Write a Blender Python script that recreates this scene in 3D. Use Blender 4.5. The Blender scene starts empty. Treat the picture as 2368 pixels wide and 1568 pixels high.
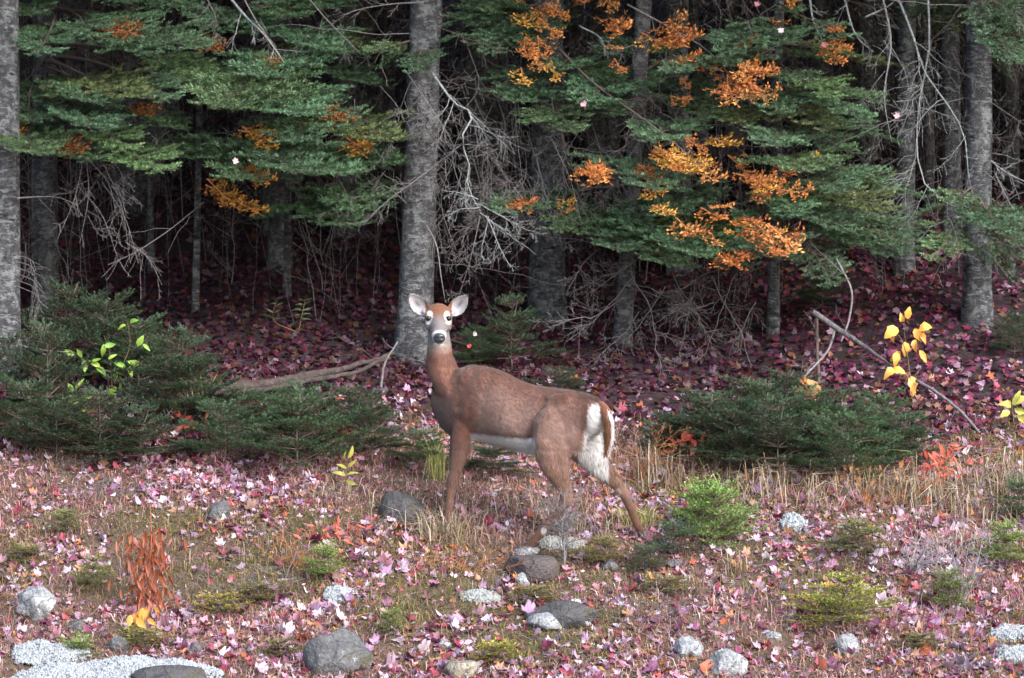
import bpy, math, random
import numpy as np
from mathutils import Vector, Matrix

random.seed(11)
rng = np.random.default_rng(11)
scene = bpy.context.scene
COL = scene.collection

# ------------------------------------------------------------------ camera
FPX = 3531.0                      # focal length in pixels of a 1024 px wide frame
HC = 2.21                         # eye height over the verge
PITCH = math.atan(177.0 / FPX)    # the lens looks slightly down
cam_data = bpy.data.cameras.new('camera')
cam = bpy.data.objects.new('camera', cam_data)
COL.objects.link(cam)
cam.location = (0, 0, HC)
cam.rotation_euler = (math.pi / 2 - PITCH, 0, 0)
cam_data.sensor_width = 36.0
cam_data.lens = 36.0 * FPX / 1024.0
cam_data.clip_start = 0.1
cam_data.clip_end = 600.0
cam_data.dof.use_dof = True
cam_data.dof.focus_distance = 20.2
cam_data.dof.aperture_fstop = 8.0
scene.camera = cam

# ------------------------------------------------------------------ sky, sun, exposure
SUN_DIR = Vector((0.50, -0.70, 0.62)).normalized()     # towards the sun: behind the camera, to the right
world = bpy.data.worlds.new('World')
scene.world = world
world.use_nodes = True
wn = world.node_tree
for n in list(wn.nodes):
    wn.nodes.remove(n)
sky = wn.nodes.new('ShaderNodeTexSky')
sky.sky_type = 'NISHITA'
sky.sun_disc = False
sky.sun_elevation = math.asin(SUN_DIR.z)
sky.sun_rotation = math.atan2(SUN_DIR.x, SUN_DIR.y)
sky.altitude = 300
sky.air_density = 1.0
sky.dust_density = 3.0
sky.ozone_density = 1.0
bg = wn.nodes.new('ShaderNodeBackground')
bg.inputs['Strength'].default_value = 0.15
wo = wn.nodes.new('ShaderNodeOutputWorld')
wn.links.new(sky.outputs[0], bg.inputs[0])
wn.links.new(bg.outputs[0], wo.inputs[0])

sun_data = bpy.data.lights.new('sun', 'SUN')
sun_data.energy = 2.1
sun_data.angle = math.radians(35)
sun_data.color = (1.0, 0.925, 0.92)
sun = bpy.data.objects.new('sun', sun_data)
sun.rotation_euler = SUN_DIR.to_track_quat('Z', 'Y').to_euler()
sun.location = (6, -6, 12)
COL.objects.link(sun)

vs = scene.view_settings
vs.view_transform = 'Standard'
vs.look = 'None'
vs.gamma = 1.0
vs.use_curve_mapping = False
vs.exposure = 1.6
scene.cycles.max_bounces = 5
scene.cycles.diffuse_bounces = 3
scene.cycles.transmission_bounces = 3

# ------------------------------------------------------------------ view helpers (measure the place from the photograph)
FWD = np.array([0.0, math.cos(PITCH), -math.sin(PITCH)])
UPV = np.array([0.0, math.sin(PITCH), math.cos(PITCH)])
EYE = np.array([0.0, 0.0, HC])
K = 1024.0 / 2368.0               # the photograph was measured on a 2368 px wide copy


def ray(u, v):
    x = (u * K - 512.0) / FPX
    y = (339.0 - v * K) / FPX
    return FWD + UPV * y + np.array([1.0, 0, 0]) * x


def P(u, v, d):
    """The point seen at (u, v) that lies d metres ahead of the eye."""
    r = ray(u, v)
    return EYE + r * (d / r[1])


def uv_of(p):
    q = np.asarray(p, float) - EYE
    x = q[..., 0]
    y = q @ UPV
    z = q @ FWD
    return (512.0 + FPX * x / z) / K, (339.0 - FPX * y / z) / K


def M(px, d=20.2):
    """Measured length to metres at distance d."""
    return px * K * d / FPX
# ------------------------------------------------------------------ mesh helpers
def _hash(ix, iy, seed):
    n = (ix.astype(np.int64) * 374761393 + iy.astype(np.int64) * 668265263 + seed * 144665) & 0x7fffffff
    n = ((n ^ (n >> 13)) * 1274126177) & 0x7fffffff
    return ((n ^ (n >> 16)) & 0xffff) / 65535.0


def vnoise(x, y, seed=0):
    x = np.asarray(x, float); y = np.asarray(y, float)
    ix = np.floor(x); iy = np.floor(y)
    fx = x - ix; fy = y - iy
    fx = fx * fx * (3 - 2 * fx); fy = fy * fy * (3 - 2 * fy)
    a = _hash(ix, iy, seed); b = _hash(ix + 1, iy, seed)
    c = _hash(ix, iy + 1, seed); d = _hash(ix + 1, iy + 1, seed)
    return (a * (1 - fx) + b * fx) * (1 - fy) + (c * (1 - fx) + d * fx) * fy - 0.5


def smooth(a, b, t):
    s = np.clip((np.asarray(t, float) - a) / (b - a), 0, 1)
    return s * s * (3 - 2 * s)


def make_mesh(name, v, t, mat=None, attrs=None, smooth_shade=False, mats=None, mi=None):
    v = np.asarray(v, np.float32); t = np.asarray(t, np.int32)
    me = bpy.data.meshes.new(name)
    me.vertices.add(len(v)); me.vertices.foreach_set('co', v.ravel())
    n = t.shape[1]
    me.loops.add(t.size); me.loops.foreach_set('vertex_index', t.ravel())
    me.polygons.add(len(t))
    me.polygons.foreach_set('loop_start', np.arange(0, t.size, n, dtype=np.int32))
    me.polygons.foreach_set('loop_total', np.full(len(t), n, np.int32))
    if smooth_shade:
        me.polygons.foreach_set('use_smooth', np.ones(len(t), bool))
    for m in (mats or ([mat] if mat else [])):
        me.materials.append(m)
    if mi is not None:
        me.polygons.foreach_set('material_index', np.asarray(mi, np.int32))
    for k, a in (attrs or {}).items():
        a = np.asarray(a, np.float32)
        if a.ndim == 1:
            at = me.attributes.new(k, 'FLOAT', 'POINT'); at.data.foreach_set('value', a)
        else:
            if a.shape[1] == 3:
                a = np.concatenate([a, np.ones((len(a), 1), np.float32)], 1)
            at = me.attributes.new(k, 'FLOAT_COLOR', 'POINT'); at.data.foreach_set('color', a.ravel())
    me.update(calc_edges=True)
    me.validate()
    return me


def link(name, data, parent=None, loc=None):
    o = bpy.data.objects.new(name, data)
    COL.objects.link(o)
    if parent is not None:
        o.parent = parent
        if loc is None:          # the data is in world coordinates: undo the parent's place (parents are never rotated then)
            o.location = -parent.location
            return o
    if loc is not None:
        o.location = loc
    return o


def tag(o, label=None, cat=None, group=None, kind=None):
    if label: o['label'] = label
    if cat: o['category'] = cat
    if group: o['group'] = group
    if kind: o['kind'] = kind
    return o


def empty(name, loc, label, cat, group=None):
    o = bpy.data.objects.new(name, None)
    o.empty_display_size = 0.1
    COL.objects.link(o)
    o.location = tuple(float(c) for c in loc)
    return tag(o, label, cat, group)


class MB:
    """Collects triangles (and per-vertex attributes) for ONE mesh."""
    def __init__(self):
        self.v = []; self.t = []; self.a = {}; self.n = 0

    def add(self, v, t, **attrs):
        v = np.asarray(v, float).reshape(-1, 3)
        self.v.append(v); self.t.append(np.asarray(t, np.int64).reshape(-1, 3) + self.n)
        for k, x in attrs.items():
            x = np.asarray(x, float)
            if x.ndim == 0 or (x.ndim == 1 and len(x) == 3 and len(v) != 3):
                x = np.broadcast_to(x, (len(v),) + x.shape)
            self.a.setdefault(k, []).append(x)
        self.n += len(v)

    def mesh(self, name, mat, smooth_shade=False):
        return make_mesh(name, np.concatenate(self.v), np.concatenate(self.t), mat,
                         {k: np.concatenate(x) for k, x in self.a.items()}, smooth_shade)


def unit(a):
    a = np.asarray(a, float)
    return a / (np.linalg.norm(a, axis=-1, keepdims=True) + 1e-12)


def frames(pts):
    d = np.gradient(pts, axis=0)
    d = unit(d)
    ref = np.array([0.0, 0, 1.0]) if abs(d[:, 2]).mean() < 0.8 else np.array([0.0, 1.0, 0])
    s = unit(np.cross(d, ref))
    n = np.cross(s, d)
    return d, s, n


def tube(pts, rad, ns=6, cap=True):
    pts = np.asarray(pts, float); k = len(pts)
    rad = np.broadcast_to(np.asarray(rad, float), (k,))
    d, s, n = frames(pts)
    a = np.arange(ns) / ns * 2 * math.pi
    ring = s[:, None, :] * np.cos(a)[None, :, None] + n[:, None, :] * np.sin(a)[None, :, None]
    v = (pts[:, None, :] + ring * rad[:, None, None]).reshape(-1, 3)
    i = np.arange(k - 1)[:, None] * ns; j = np.arange(ns)[None, :]; j2 = (j + 1) % ns
    q = np.stack([i + j, i + j2, i + ns + j2, i + ns + j], -1).reshape(-1, 4)
    t = np.concatenate([q[:, [0, 1, 2]], q[:, [0, 2, 3]]])
    if cap:
        v = np.concatenate([v, pts[:1], pts[-1:]])
        c0, c1 = k * ns, k * ns + 1
        jj = np.arange(ns)
        t = np.concatenate([t, np.stack([np.full(ns, c0), (jj + 1) % ns, jj], 1),
                            np.stack([np.full(ns, c1), (k - 1) * ns + jj, (k - 1) * ns + (jj + 1) % ns], 1)])
    return v, t


def loft(cen, A, B, ns=24):
    """Closed tube of elliptic rings: centre, half-axis vectors A and B per ring."""
    cen = np.asarray(cen, float); A = np.asarray(A, float); B = np.asarray(B, float)
    k = len(cen)
    a = np.arange(ns) / ns * 2 * math.pi
    v = cen[:, None, :] + A[:, None, :] * np.cos(a)[None, :, None] + B[:, None, :] * np.sin(a)[None, :, None]
    v = v.reshape(-1, 3)
    i = np.arange(k - 1)[:, None] * ns; j = np.arange(ns)[None, :]; j2 = (j + 1) % ns
    q = np.stack([i + j, i + j2, i + ns + j2, i + ns + j], -1).reshape(-1, 4)
    t = np.concatenate([q[:, [0, 1, 2]], q[:, [0, 2, 3]]])
    v = np.concatenate([v, cen[:1], cen[-1:]])
    jj = np.arange(ns)
    t = np.concatenate([t, np.stack([np.full(ns, k * ns), (jj + 1) % ns, jj], 1),
                        np.stack([np.full(ns, k * ns + 1), (k - 1) * ns + jj, (k - 1) * ns + (jj + 1) % ns], 1)])
    return v, t


def _ico():
    import bmesh
    out = {}
    for s in (1, 2, 3, 4, 5):
        bm = bmesh.new(); bmesh.ops.create_icosphere(bm, subdivisions=s, radius=1.0)
        bm.verts.ensure_lookup_table()
        v = np.array([x.co[:] for x in bm.verts]); t = np.array([[y.index for y in f.verts] for f in bm.faces])
        bm.free(); out[s] = (v, t)
    return out


ICO = _ico()


def ellipsoid(c, ax, s=3):
    v, t = ICO[s]
    return np.asarray(c) + v * np.asarray(ax, float), t


def resample(pts, n):
    pts = np.asarray(pts, float)
    if len(pts) < 3:
        w = np.linspace(0, 1, n)[:, None]
        return pts[0] * (1 - w) + pts[-1] * w
    s = np.concatenate([[0], np.cumsum(np.linalg.norm(np.diff(pts, axis=0), axis=1))])
    # Catmull-Rom through the points
    tt = np.linspace(0, s[-1], n); out = []
    m = np.gradient(pts, s, axis=0)
    for x in tt:
        i = min(max(np.searchsorted(s, x) - 1, 0), len(s) - 2)
        h = s[i + 1] - s[i]; r = (x - s[i]) / h
        out.append((2*r**3 - 3*r**2 + 1) * pts[i] + (r**3 - 2*r**2 + r) * h * m[i] + (-2*r**3 + 3*r**2) * pts[i+1] + (r**3 - r**2) * h * m[i+1])
    return np.array(out)


# ------------------------------------------------------------------ materials
def new_mat(name):
    m = bpy.data.materials.new(name)
    m.use_nodes = True
    nt = m.node_tree
    b = nt.nodes['Principled BSDF']
    return m, nt, b


def node(nt, kind, **kw):
    n = nt.nodes.new(kind)
    for k, x in kw.items():
        if k in n.inputs: n.inputs[k].default_value = x
        else: setattr(n, k, x)
    return n


def ramp(nt, fac, stops, interp='LINEAR'):
    r = nt.nodes.new('ShaderNodeValToRGB')
    r.color_ramp.interpolation = interp
    e = r.color_ramp.elements
    while len(e) < len(stops): e.new(0.5)
    for x, (p, c) in zip(e, stops):
        x.position = p; x.color = (*c, 1)
    nt.links.new(fac, r.inputs[0])
    return r.outputs[0]


def coords(nt, scale=(1, 1, 1), which='Object'):
    tc = nt.nodes.new('ShaderNodeTexCoord'); mp = nt.nodes.new('ShaderNodeMapping')
    mp.inputs['Scale'].default_value = scale
    nt.links.new(tc.outputs[which], mp.inputs[0])
    return mp.outputs[0]


def noise(nt, vec, scale, detail=4, rough=0.6):
    n = node(nt, 'ShaderNodeTexNoise', Scale=scale, Detail=detail, Roughness=rough)
    nt.links.new(vec, n.inputs['Vector'])
    return n.outputs[0]


def mixc(nt, fac, a, b, mode='MIX'):
    m = nt.nodes.new('ShaderNodeMix'); m.data_type = 'RGBA'; m.blend_type = mode
    for s, x in ((m.inputs[0], fac), (m.inputs[6], a), (m.inputs[7], b)):
        if hasattr(x, 'is_linked'): nt.links.new(x, s)
        else: s.default_value = (*x, 1) if isinstance(x, tuple) else x
    return m.outputs[2]


def bump(nt, b, h, strength=0.5, dist=0.02):
    n = node(nt, 'ShaderNodeBump', Strength=strength, Distance=dist)
    nt.links.new(h, n.inputs['Height']); nt.links.new(n.outputs[0], b.inputs['Normal'])


def attr(nt, name, out='Color'):
    a = nt.nodes.new('ShaderNodeAttribute'); a.attribute_name = name
    return a.outputs[out]


def translucent(nt, b, col, amount):
    tr = nt.nodes.new('ShaderNodeBsdfTranslucent'); mx = nt.nodes.new('ShaderNodeMixShader')
    mx.inputs[0].default_value = amount
    out = nt.nodes['Material Output']
    nt.links.new(col, tr.inputs[0]); nt.links.new(b.outputs[0], mx.inputs[1]); nt.links.new(tr.outputs[0], mx.inputs[2])
    nt.links.new(mx.outputs[0], out.inputs[0])


def leaf_like(name, rough=0.6, trans=0.2, use_obj=True, spec=0.3):
    """Colour = object colour x 'tone', turning to 'brown' where the needles have dried."""
    m, nt, b = new_mat(name)
    tone = attr(nt, 'tone', 'Fac')
    if use_obj:
        oi = nt.nodes.new('ShaderNodeObjectInfo'); base = oi.outputs['Color']
    else:
        base = attr(nt, 'col')
    mu = nt.nodes.new('ShaderNodeVectorMath'); mu.operation = 'SCALE'
    nt.links.new(base, mu.inputs[0]); nt.links.new(tone, mu.inputs['Scale'])
    c = mixc(nt, attr(nt, 'dry', 'Fac'), mu.outputs[0], (0.16, 0.075, 0.022))
    nt.links.new(c, b.inputs['Base Color'])
    b.inputs['Roughness'].default_value = rough
    b.inputs['Specular IOR Level'].default_value = spec
    if trans: translucent(nt, b, c, trans)
    return m


MAT = {}
MAT['needle'] = leaf_like('fir_needles', 0.5, 0.15, spec=0.45)
MAT['frond'] = leaf_like('dried_frond', 0.7, 0.3, spec=0.2)
MAT['grass'] = leaf_like('grass_blades', 0.7, 0.2, use_obj=False, spec=0.2)
MAT['litter'] = leaf_like('leaf_litter', 0.55, 0.15, use_obj=False, spec=0.4)


def leaf_single():
    m, nt, b = new_mat('fallen_leaf')
    oi = nt.nodes.new('ShaderNodeObjectInfo')
    n = noise(nt, coords(nt), 30, 3)
    c = mixc(nt, 0.35, oi.outputs['Color'], ramp(nt, n, [(0.3, (0.35, 0.3, 0.3)), (0.65, (1, 1, 1))]), 'MULTIPLY')
    nt.links.new(c, b.inputs['Base Color'])
    b.inputs['Roughness'].default_value = 0.55
    translucent(nt, b, c, 0.15)
    return m


MAT['leaf'] = leaf_single()


def bark(name, dark, light, fleck):
    m, nt, b = new_mat(name)
    co = coords(nt)
    wide = coords(nt, (9, 9, 26))
    n1 = noise(nt, co, 7, 6, 0.75)
    n2 = noise(nt, wide, 1.6, 5, 0.7)
    n3 = noise(nt, coords(nt, (1, 1, 2.2)), 55, 4, 0.7)
    c = ramp(nt, n1, [(0.3, dark), (0.72, light)])
    c = mixc(nt, ramp(nt, n2, [(0.52, (0, 0, 0)), (0.62, (1, 1, 1))]), c, fleck)
    c = mixc(nt, 0.75, c, ramp(nt, n3, [(0.33, (0.3, 0.3, 0.3)), (0.68, (1.25, 1.25, 1.25))]), 'MULTIPLY')
    n5 = noise(nt, co, 13, 5, 0.7)
    c = mixc(nt, ramp(nt, n5, [(0.50, (0, 0, 0)), (0.62, (0.85, 0.85, 0.85))]), c, tuple(x * .85 for x in (fleck[0], fleck[1] * 1.08, fleck[2])))
    c = mixc(nt, ramp(nt, noise(nt, coords(nt, (1, 1, .5)), 6, 4, 0.7), [(0.5, (0, 0, 0)), (0.68, (0.8, 0.8, 0.8))]), c, tuple(x * .55 for x in dark))
    n4 = noise(nt, coords(nt, (6, 6, 16)), 1.3, 2)
    c = mixc(nt, ramp(nt, n4, [(0.30, (1, 1, 1)), (0.36, (0, 0, 0))]), c, (0.012, 0.02, 0.02))
    nt.links.new(c, b.inputs['Base Color'])
    b.inputs['Roughness'].default_value = 0.9
    add = nt.nodes.new('ShaderNodeMath'); add.operation = 'ADD'
    nt.links.new(n2, add.inputs[0]); nt.links.new(n3, add.inputs[1])
    bump(nt, b, add.outputs[0], 1.0, 0.035)
    return m


MAT['bark'] = bark('grey_fir_bark', (0.030, 0.031, 0.037), (0.135, 0.14, 0.155), (0.30, 0.315, 0.34))
MAT['bark_dark'] = bark('dark_bark', (0.035, 0.033, 0.036), (0.13, 0.128, 0.138), (0.24, 0.24, 0.26))


def plain(name, a, b_, scale, rough=0.9, bumpy=0.5, bdist=0.01):
    m, nt, b = new_mat(name)
    n = noise(nt, coords(nt), scale, 5, 0.65)
    nt.links.new(ramp(nt, n, [(0.3, a), (0.7, b_)]), b.inputs['Base Color'])
    b.inputs['Roughness'].default_value = rough
    if bumpy: bump(nt, b, n, bumpy, bdist)
    return m


MAT['dead_wood'] = plain('dead_grey_wood', (0.07, 0.062, 0.062), (0.21, 0.20, 0.205), 60)
MAT['lichen_wood'] = plain('lichened_wood', (0.075, 0.078, 0.08), (0.30, 0.335, 0.34), 45)
MAT['twig_dark'] = plain('brown_twig', (0.05, 0.038, 0.035), (0.15, 0.115, 0.1), 60)
MAT['log'] = plain('rotting_log', (0.02, 0.015, 0.014), (0.085, 0.066, 0.06), 22, .95, 1.0, .03)
MAT['stem'] = plain('green_stem', (0.08, 0.06, 0.03), (0.16, 0.12, 0.05), 60)
MAT['orange_stem'] = plain('orange_stem', (0.25, 0.09, 0.03), (0.42, 0.17, 0.06), 60)


def rock_mat(name, a, b_, spot, lich, amount):
    m, nt, b = new_mat(name)
    co = coords(nt)
    n1 = noise(nt, co, 7, 6, 0.7); n2 = noise(nt, co, 60, 4, 0.7); n3 = noise(nt, co, 16, 6, 0.75)
    c = ramp(nt, n1, [(0.3, a), (0.7, b_)])
    c = mixc(nt, 0.6, c, ramp(nt, n2, [(0.3, (0.4, 0.4, 0.4)), (0.7, (1.25, 1.25, 1.25))]), 'MULTIPLY')
    c = mixc(nt, ramp(nt, n3, [(1 - amount, (0, 0, 0)), (min(1.0, 1.06 - amount), (1, 1, 1))]), c, lich)
    nt.links.new(c, b.inputs['Base Color'])
    vo = node(nt, 'ShaderNodeTexVoronoi', Scale=6.0, feature='DISTANCE_TO_EDGE')
    dv = nt.nodes.new('ShaderNodeVectorMath'); dv.operation = 'MULTIPLY_ADD'; dv.inputs[1].default_value = (.12, .12, .12)
    nn = node(nt, 'ShaderNodeTexNoise', Scale=9.0, Detail=4.0); nt.links.new(co, nn.inputs['Vector'])
    nt.links.new(nn.outputs['Color'], dv.inputs[0]); nt.links.new(co, dv.inputs[2]); nt.links.new(dv.outputs[0], vo.inputs['Vector'])
    c = mixc(nt, ramp(nt, vo.outputs['Distance'], [(0.0, (.7, .7, .7)), (0.035, (0, 0, 0))]), c, tuple(x * .3 for x in a))
    n6 = noise(nt, co, 10, 5, 0.7)
    c = mixc(nt, ramp(nt, n6, [(0.57, (0, 0, 0)), (0.66, (.8, .8, .8))]), c, (0.07, 0.062, 0.03))
    nt.links.new(c, b.inputs['Base Color'])
    b.inputs['Roughness'].default_value = 0.9
    ad = nt.nodes.new('ShaderNodeMath'); ad.operation = 'MULTIPLY_ADD'; ad.inputs[1].default_value = 2.5
    nt.links.new(n1, ad.inputs[0]); nt.links.new(n2, ad.inputs[2])
    bump(nt, b, ad.outputs[0], 0.9, 0.02)
    return m


MAT['rock_grey'] = rock_mat('grey_rock', (0.06, 0.065, 0.07), (0.16, 0.165, 0.175), 0, (0.3, 0.32, 0.31), 0.40)
MAT['rock_dark'] = rock_mat('dark_rock', (0.04, 0.042, 0.046), (0.1, 0.1, 0.105), 0, (0.2, 0.2, 0.19), 0.34)
MAT['rock_brown'] = rock_mat('brown_rock', (0.06, 0.05, 0.052), (0.115, 0.098, 0.1), 0, (0.2, 0.18, 0.18), 0.3)
MAT['rock_pale'] = rock_mat('pale_rock', (0.17, 0.185, 0.2), (0.38, 0.41, 0.43), 0, (0.5, 0.53, 0.54), 0.46)
MAT['rock_tan'] = rock_mat('tan_rock', (0.2, 0.18, 0.14), (0.34, 0.31, 0.25), 0, (0.4, 0.38, 0.33), 0.45)
MAT['lichen'] = leaf_like('lichen_tufts', 0.9, 0.1, use_obj=True, spec=0.1)
# ------------------------------------------------------------------ ground: a verge that climbs into a wooded hillside
_ys = np.linspace(-150, 300, 9001)
_sl = 0.28 * smooth(16.6, 17.6, _ys) - 0.08 * smooth(21.0, 22.2, _ys) - 0.16 * smooth(75, 110, _ys)
_hz = np.cumsum(_sl) * (_ys[1] - _ys[0])
_hz -= np.interp(20.0, _ys, _hz)


def ground_z(x, y):
    x = np.asarray(x, float); y = np.asarray(y, float)
    near = smooth(10, 16, y) * (1 - smooth(45, 60, y))
    z = np.interp(y, _ys, _hz)
    z = z + near * (0.10 * vnoise(x * 0.35, y * 0.3, 3) + 0.10 * vnoise(x * 1.1, y * 1.0, 5) * (0.5 + 0.8 * smooth(21, 25, y))
                    + 0.05 * vnoise(x * 3.1, y * 2.8, 7) + 0.022 * vnoise(x * 8, y * 7, 9))
    z = z + 0.30 * smooth(1.2, 3.2, x) * smooth(22.0, 24.5, y) * (1 - smooth(40, 60, y))      # bank at the right
    return z


def G(u, v, dmin=12.0):
    """Where the line of sight through (u, v) meets the ground."""
    r = ray(u, v); r = r / r[1]
    ds = np.arange(dmin, 70, 0.02)
    p = EYE + r[None] * ds[:, None]
    h = p[:, 2] - ground_z(p[:, 0], p[:, 1])
    k = np.argmax(h < 0)
    if h[k] >= 0: k = len(ds) - 1
    q = p[k].copy(); q[2] = float(ground_z(q[0], q[1]))
    return q


def axis_lines(dense0, dense1, step, lo, hi, grow=1.35):
    a = list(np.arange(dense0, dense1 + 1e-6, step))
    s = step; x = dense1
    while x < hi:
        s *= grow; x += s; a.append(min(x, hi))
    s = step; x = dense0
    while x > lo:
        s *= grow; x -= s; a.insert(0, max(x, lo))
    return np.array(a)


gx = axis_lines(-4.4, 4.4, 0.05, -150, 150)
gy = axis_lines(15.5, 28.0, 0.05, -140, 260)
XX, YY = np.meshgrid(gx, gy)
gv = np.stack([XX, YY, ground_z(XX, YY)], -1).reshape(-1, 3)
nx = len(gx); ii = np.arange(len(gy) - 1)[:, None] * nx + np.arange(nx - 1)[None, :]
gt = np.stack([ii, ii + 1, ii + nx + 1, ii + nx], -1).reshape(-1, 4)


def woods_share(x, y):
    """0 on the open verge, 1 under the trees."""
    return smooth(21.5, 22.5, np.asarray(y) + 1.0 * vnoise(np.asarray(x) * 0.9, np.asarray(y) * 0.9, 21))


def ground_mat():
    m, nt, b = new_mat('verge_soil')
    co = coords(nt)
    n1 = noise(nt, co, 1.1, 5, 0.65); n2 = noise(nt, co, 9, 5, 0.7); n3 = noise(nt, co, 70, 3, 0.7)
    c = ramp(nt, n1, [(0.34, (0.05, 0.033, 0.027)), (0.46, (0.10, 0.066, 0.054)), (0.56, (0.075, 0.075, 0.03)), (0.7, (0.12, 0.085, 0.07))])
    c = mixc(nt, 0.5, c, ramp(nt, n2, [(0.32, (0.035, 0.022, 0.02)), (0.5, (0.10, 0.066, 0.048)), (0.7, (0.22, 0.16, 0.125))]))
    c = mixc(nt, 0.8, c, ramp(nt, n3, [(0.3, (0.35, 0.35, 0.35)), (0.7, (1.3, 1.3, 1.3))]), 'MULTIPLY')
    vo = node(nt, 'ShaderNodeTexVoronoi', Scale=15.0, Randomness=1.0)
    wv = nt.nodes.new('ShaderNodeVectorMath'); wv.operation = 'MULTIPLY_ADD'; wv.inputs[1].default_value = (.03, .03, .03)
    nz_ = node(nt, 'ShaderNodeTexNoise', Scale=22.0, Detail=3.0); nt.links.new(co, nz_.inputs['Vector'])
    nt.links.new(nz_.outputs['Color'], wv.inputs[0]); nt.links.new(co, wv.inputs[2]); nt.links.new(wv.outputs[0], vo.inputs['Vector'])
    sp = nt.nodes.new('ShaderNodeSeparateColor'); nt.links.new(vo.outputs['Color'], sp.inputs[0])
    duff = ramp(nt, sp.outputs[0], [(0, (0.05, 0.012, 0.025)), (.2, (0.02, 0.007, 0.012)), (.4, (0.075, 0.035, 0.06)), (.55, (0.06, 0.02, 0.014)), (.7, (0.035, 0.01, 0.025)), (.85, (0.09, 0.055, 0.07)), (.95, (0.03, 0.012, 0.01))], 'CONSTANT')
    duff = mixc(nt, 0.9, duff, ramp(nt, vo.outputs['Distance'], [(.1, (1.2, 1.2, 1.2)), (.5, (.25, .25, .25))]), 'MULTIPLY')
    duff = mixc(nt, 0.8, duff, ramp(nt, n3, [(0.3, (0.3, 0.3, 0.3)), (0.7, (1.3, 1.3, 1.3))]), 'MULTIPLY')
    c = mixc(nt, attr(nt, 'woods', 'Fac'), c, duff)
    nt.links.new(c, b.inputs['Base Color'])
    b.inputs['Roughness'].default_value = 0.95
    bump(nt, b, n3, 0.8, 0.02)
    return m


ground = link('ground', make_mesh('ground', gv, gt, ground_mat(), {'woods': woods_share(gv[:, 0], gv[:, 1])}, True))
tag(ground, 'leaf strewn mossy verge rising into a wooded hillside', kind='structure')
# ------------------------------------------------------------------ conifer boughs
def needle_tris(S0, S1, UP, tone, dry, dens, nl, nw, r):
    S0 = np.asarray(S0); S1 = np.asarray(S1); UP = np.asarray(UP)
    tone = np.asarray(tone); dry = np.asarray(dry)
    L = np.linalg.norm(S1 - S0, axis=1)
    cnt = np.maximum(4, (L * dens).astype(int))
    idx = np.repeat(np.arange(len(S0)), cnt); n = len(idx)
    t = r.random(n)
    d = unit(S1 - S0)[idx]; up = UP[idx]
    side = unit(np.cross(d, up)); up = np.cross(side, d)
    sg = np.where(r.random(n) < 0.5, -1.0, 1.0)
    e = np.radians(r.normal(28, 26, n))
    perp = side * (sg * np.cos(e))[:, None] + up * np.sin(e)[:, None]
    ph = np.radians(r.normal(52, 12, n)) * (1 - 0.45 * (t > 0.85))
    dr = d * np.cos(ph)[:, None] + perp * np.sin(ph)[:, None]
    q = unit(np.cross(dr, up + r.normal(0, 0.5, (n, 3))))
    b = S0[idx] + (S1 - S0)[idx] * t[:, None]
    ln = nl * r.uniform(0.7, 1.15, n)
    w = nw * 0.5
    mid = b + dr * (ln * 0.45)[:, None]
    v = np.stack([b, mid + q * w, b + dr * ln[:, None], mid - q * w], 1).reshape(-1, 3)
    k = np.arange(n)[:, None] * 4
    tri = np.concatenate([k + np.array([[0, 1, 2]]), k + np.array([[0, 2, 3]])])
    tn = np.repeat(tone[idx] * r.uniform(0.7, 1.3, n), 4); dd = np.repeat(np.clip(dry[idx] + r.normal(0, 0.08, n), 0, 1), 4)
    return v, tri, tn, dd


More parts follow.
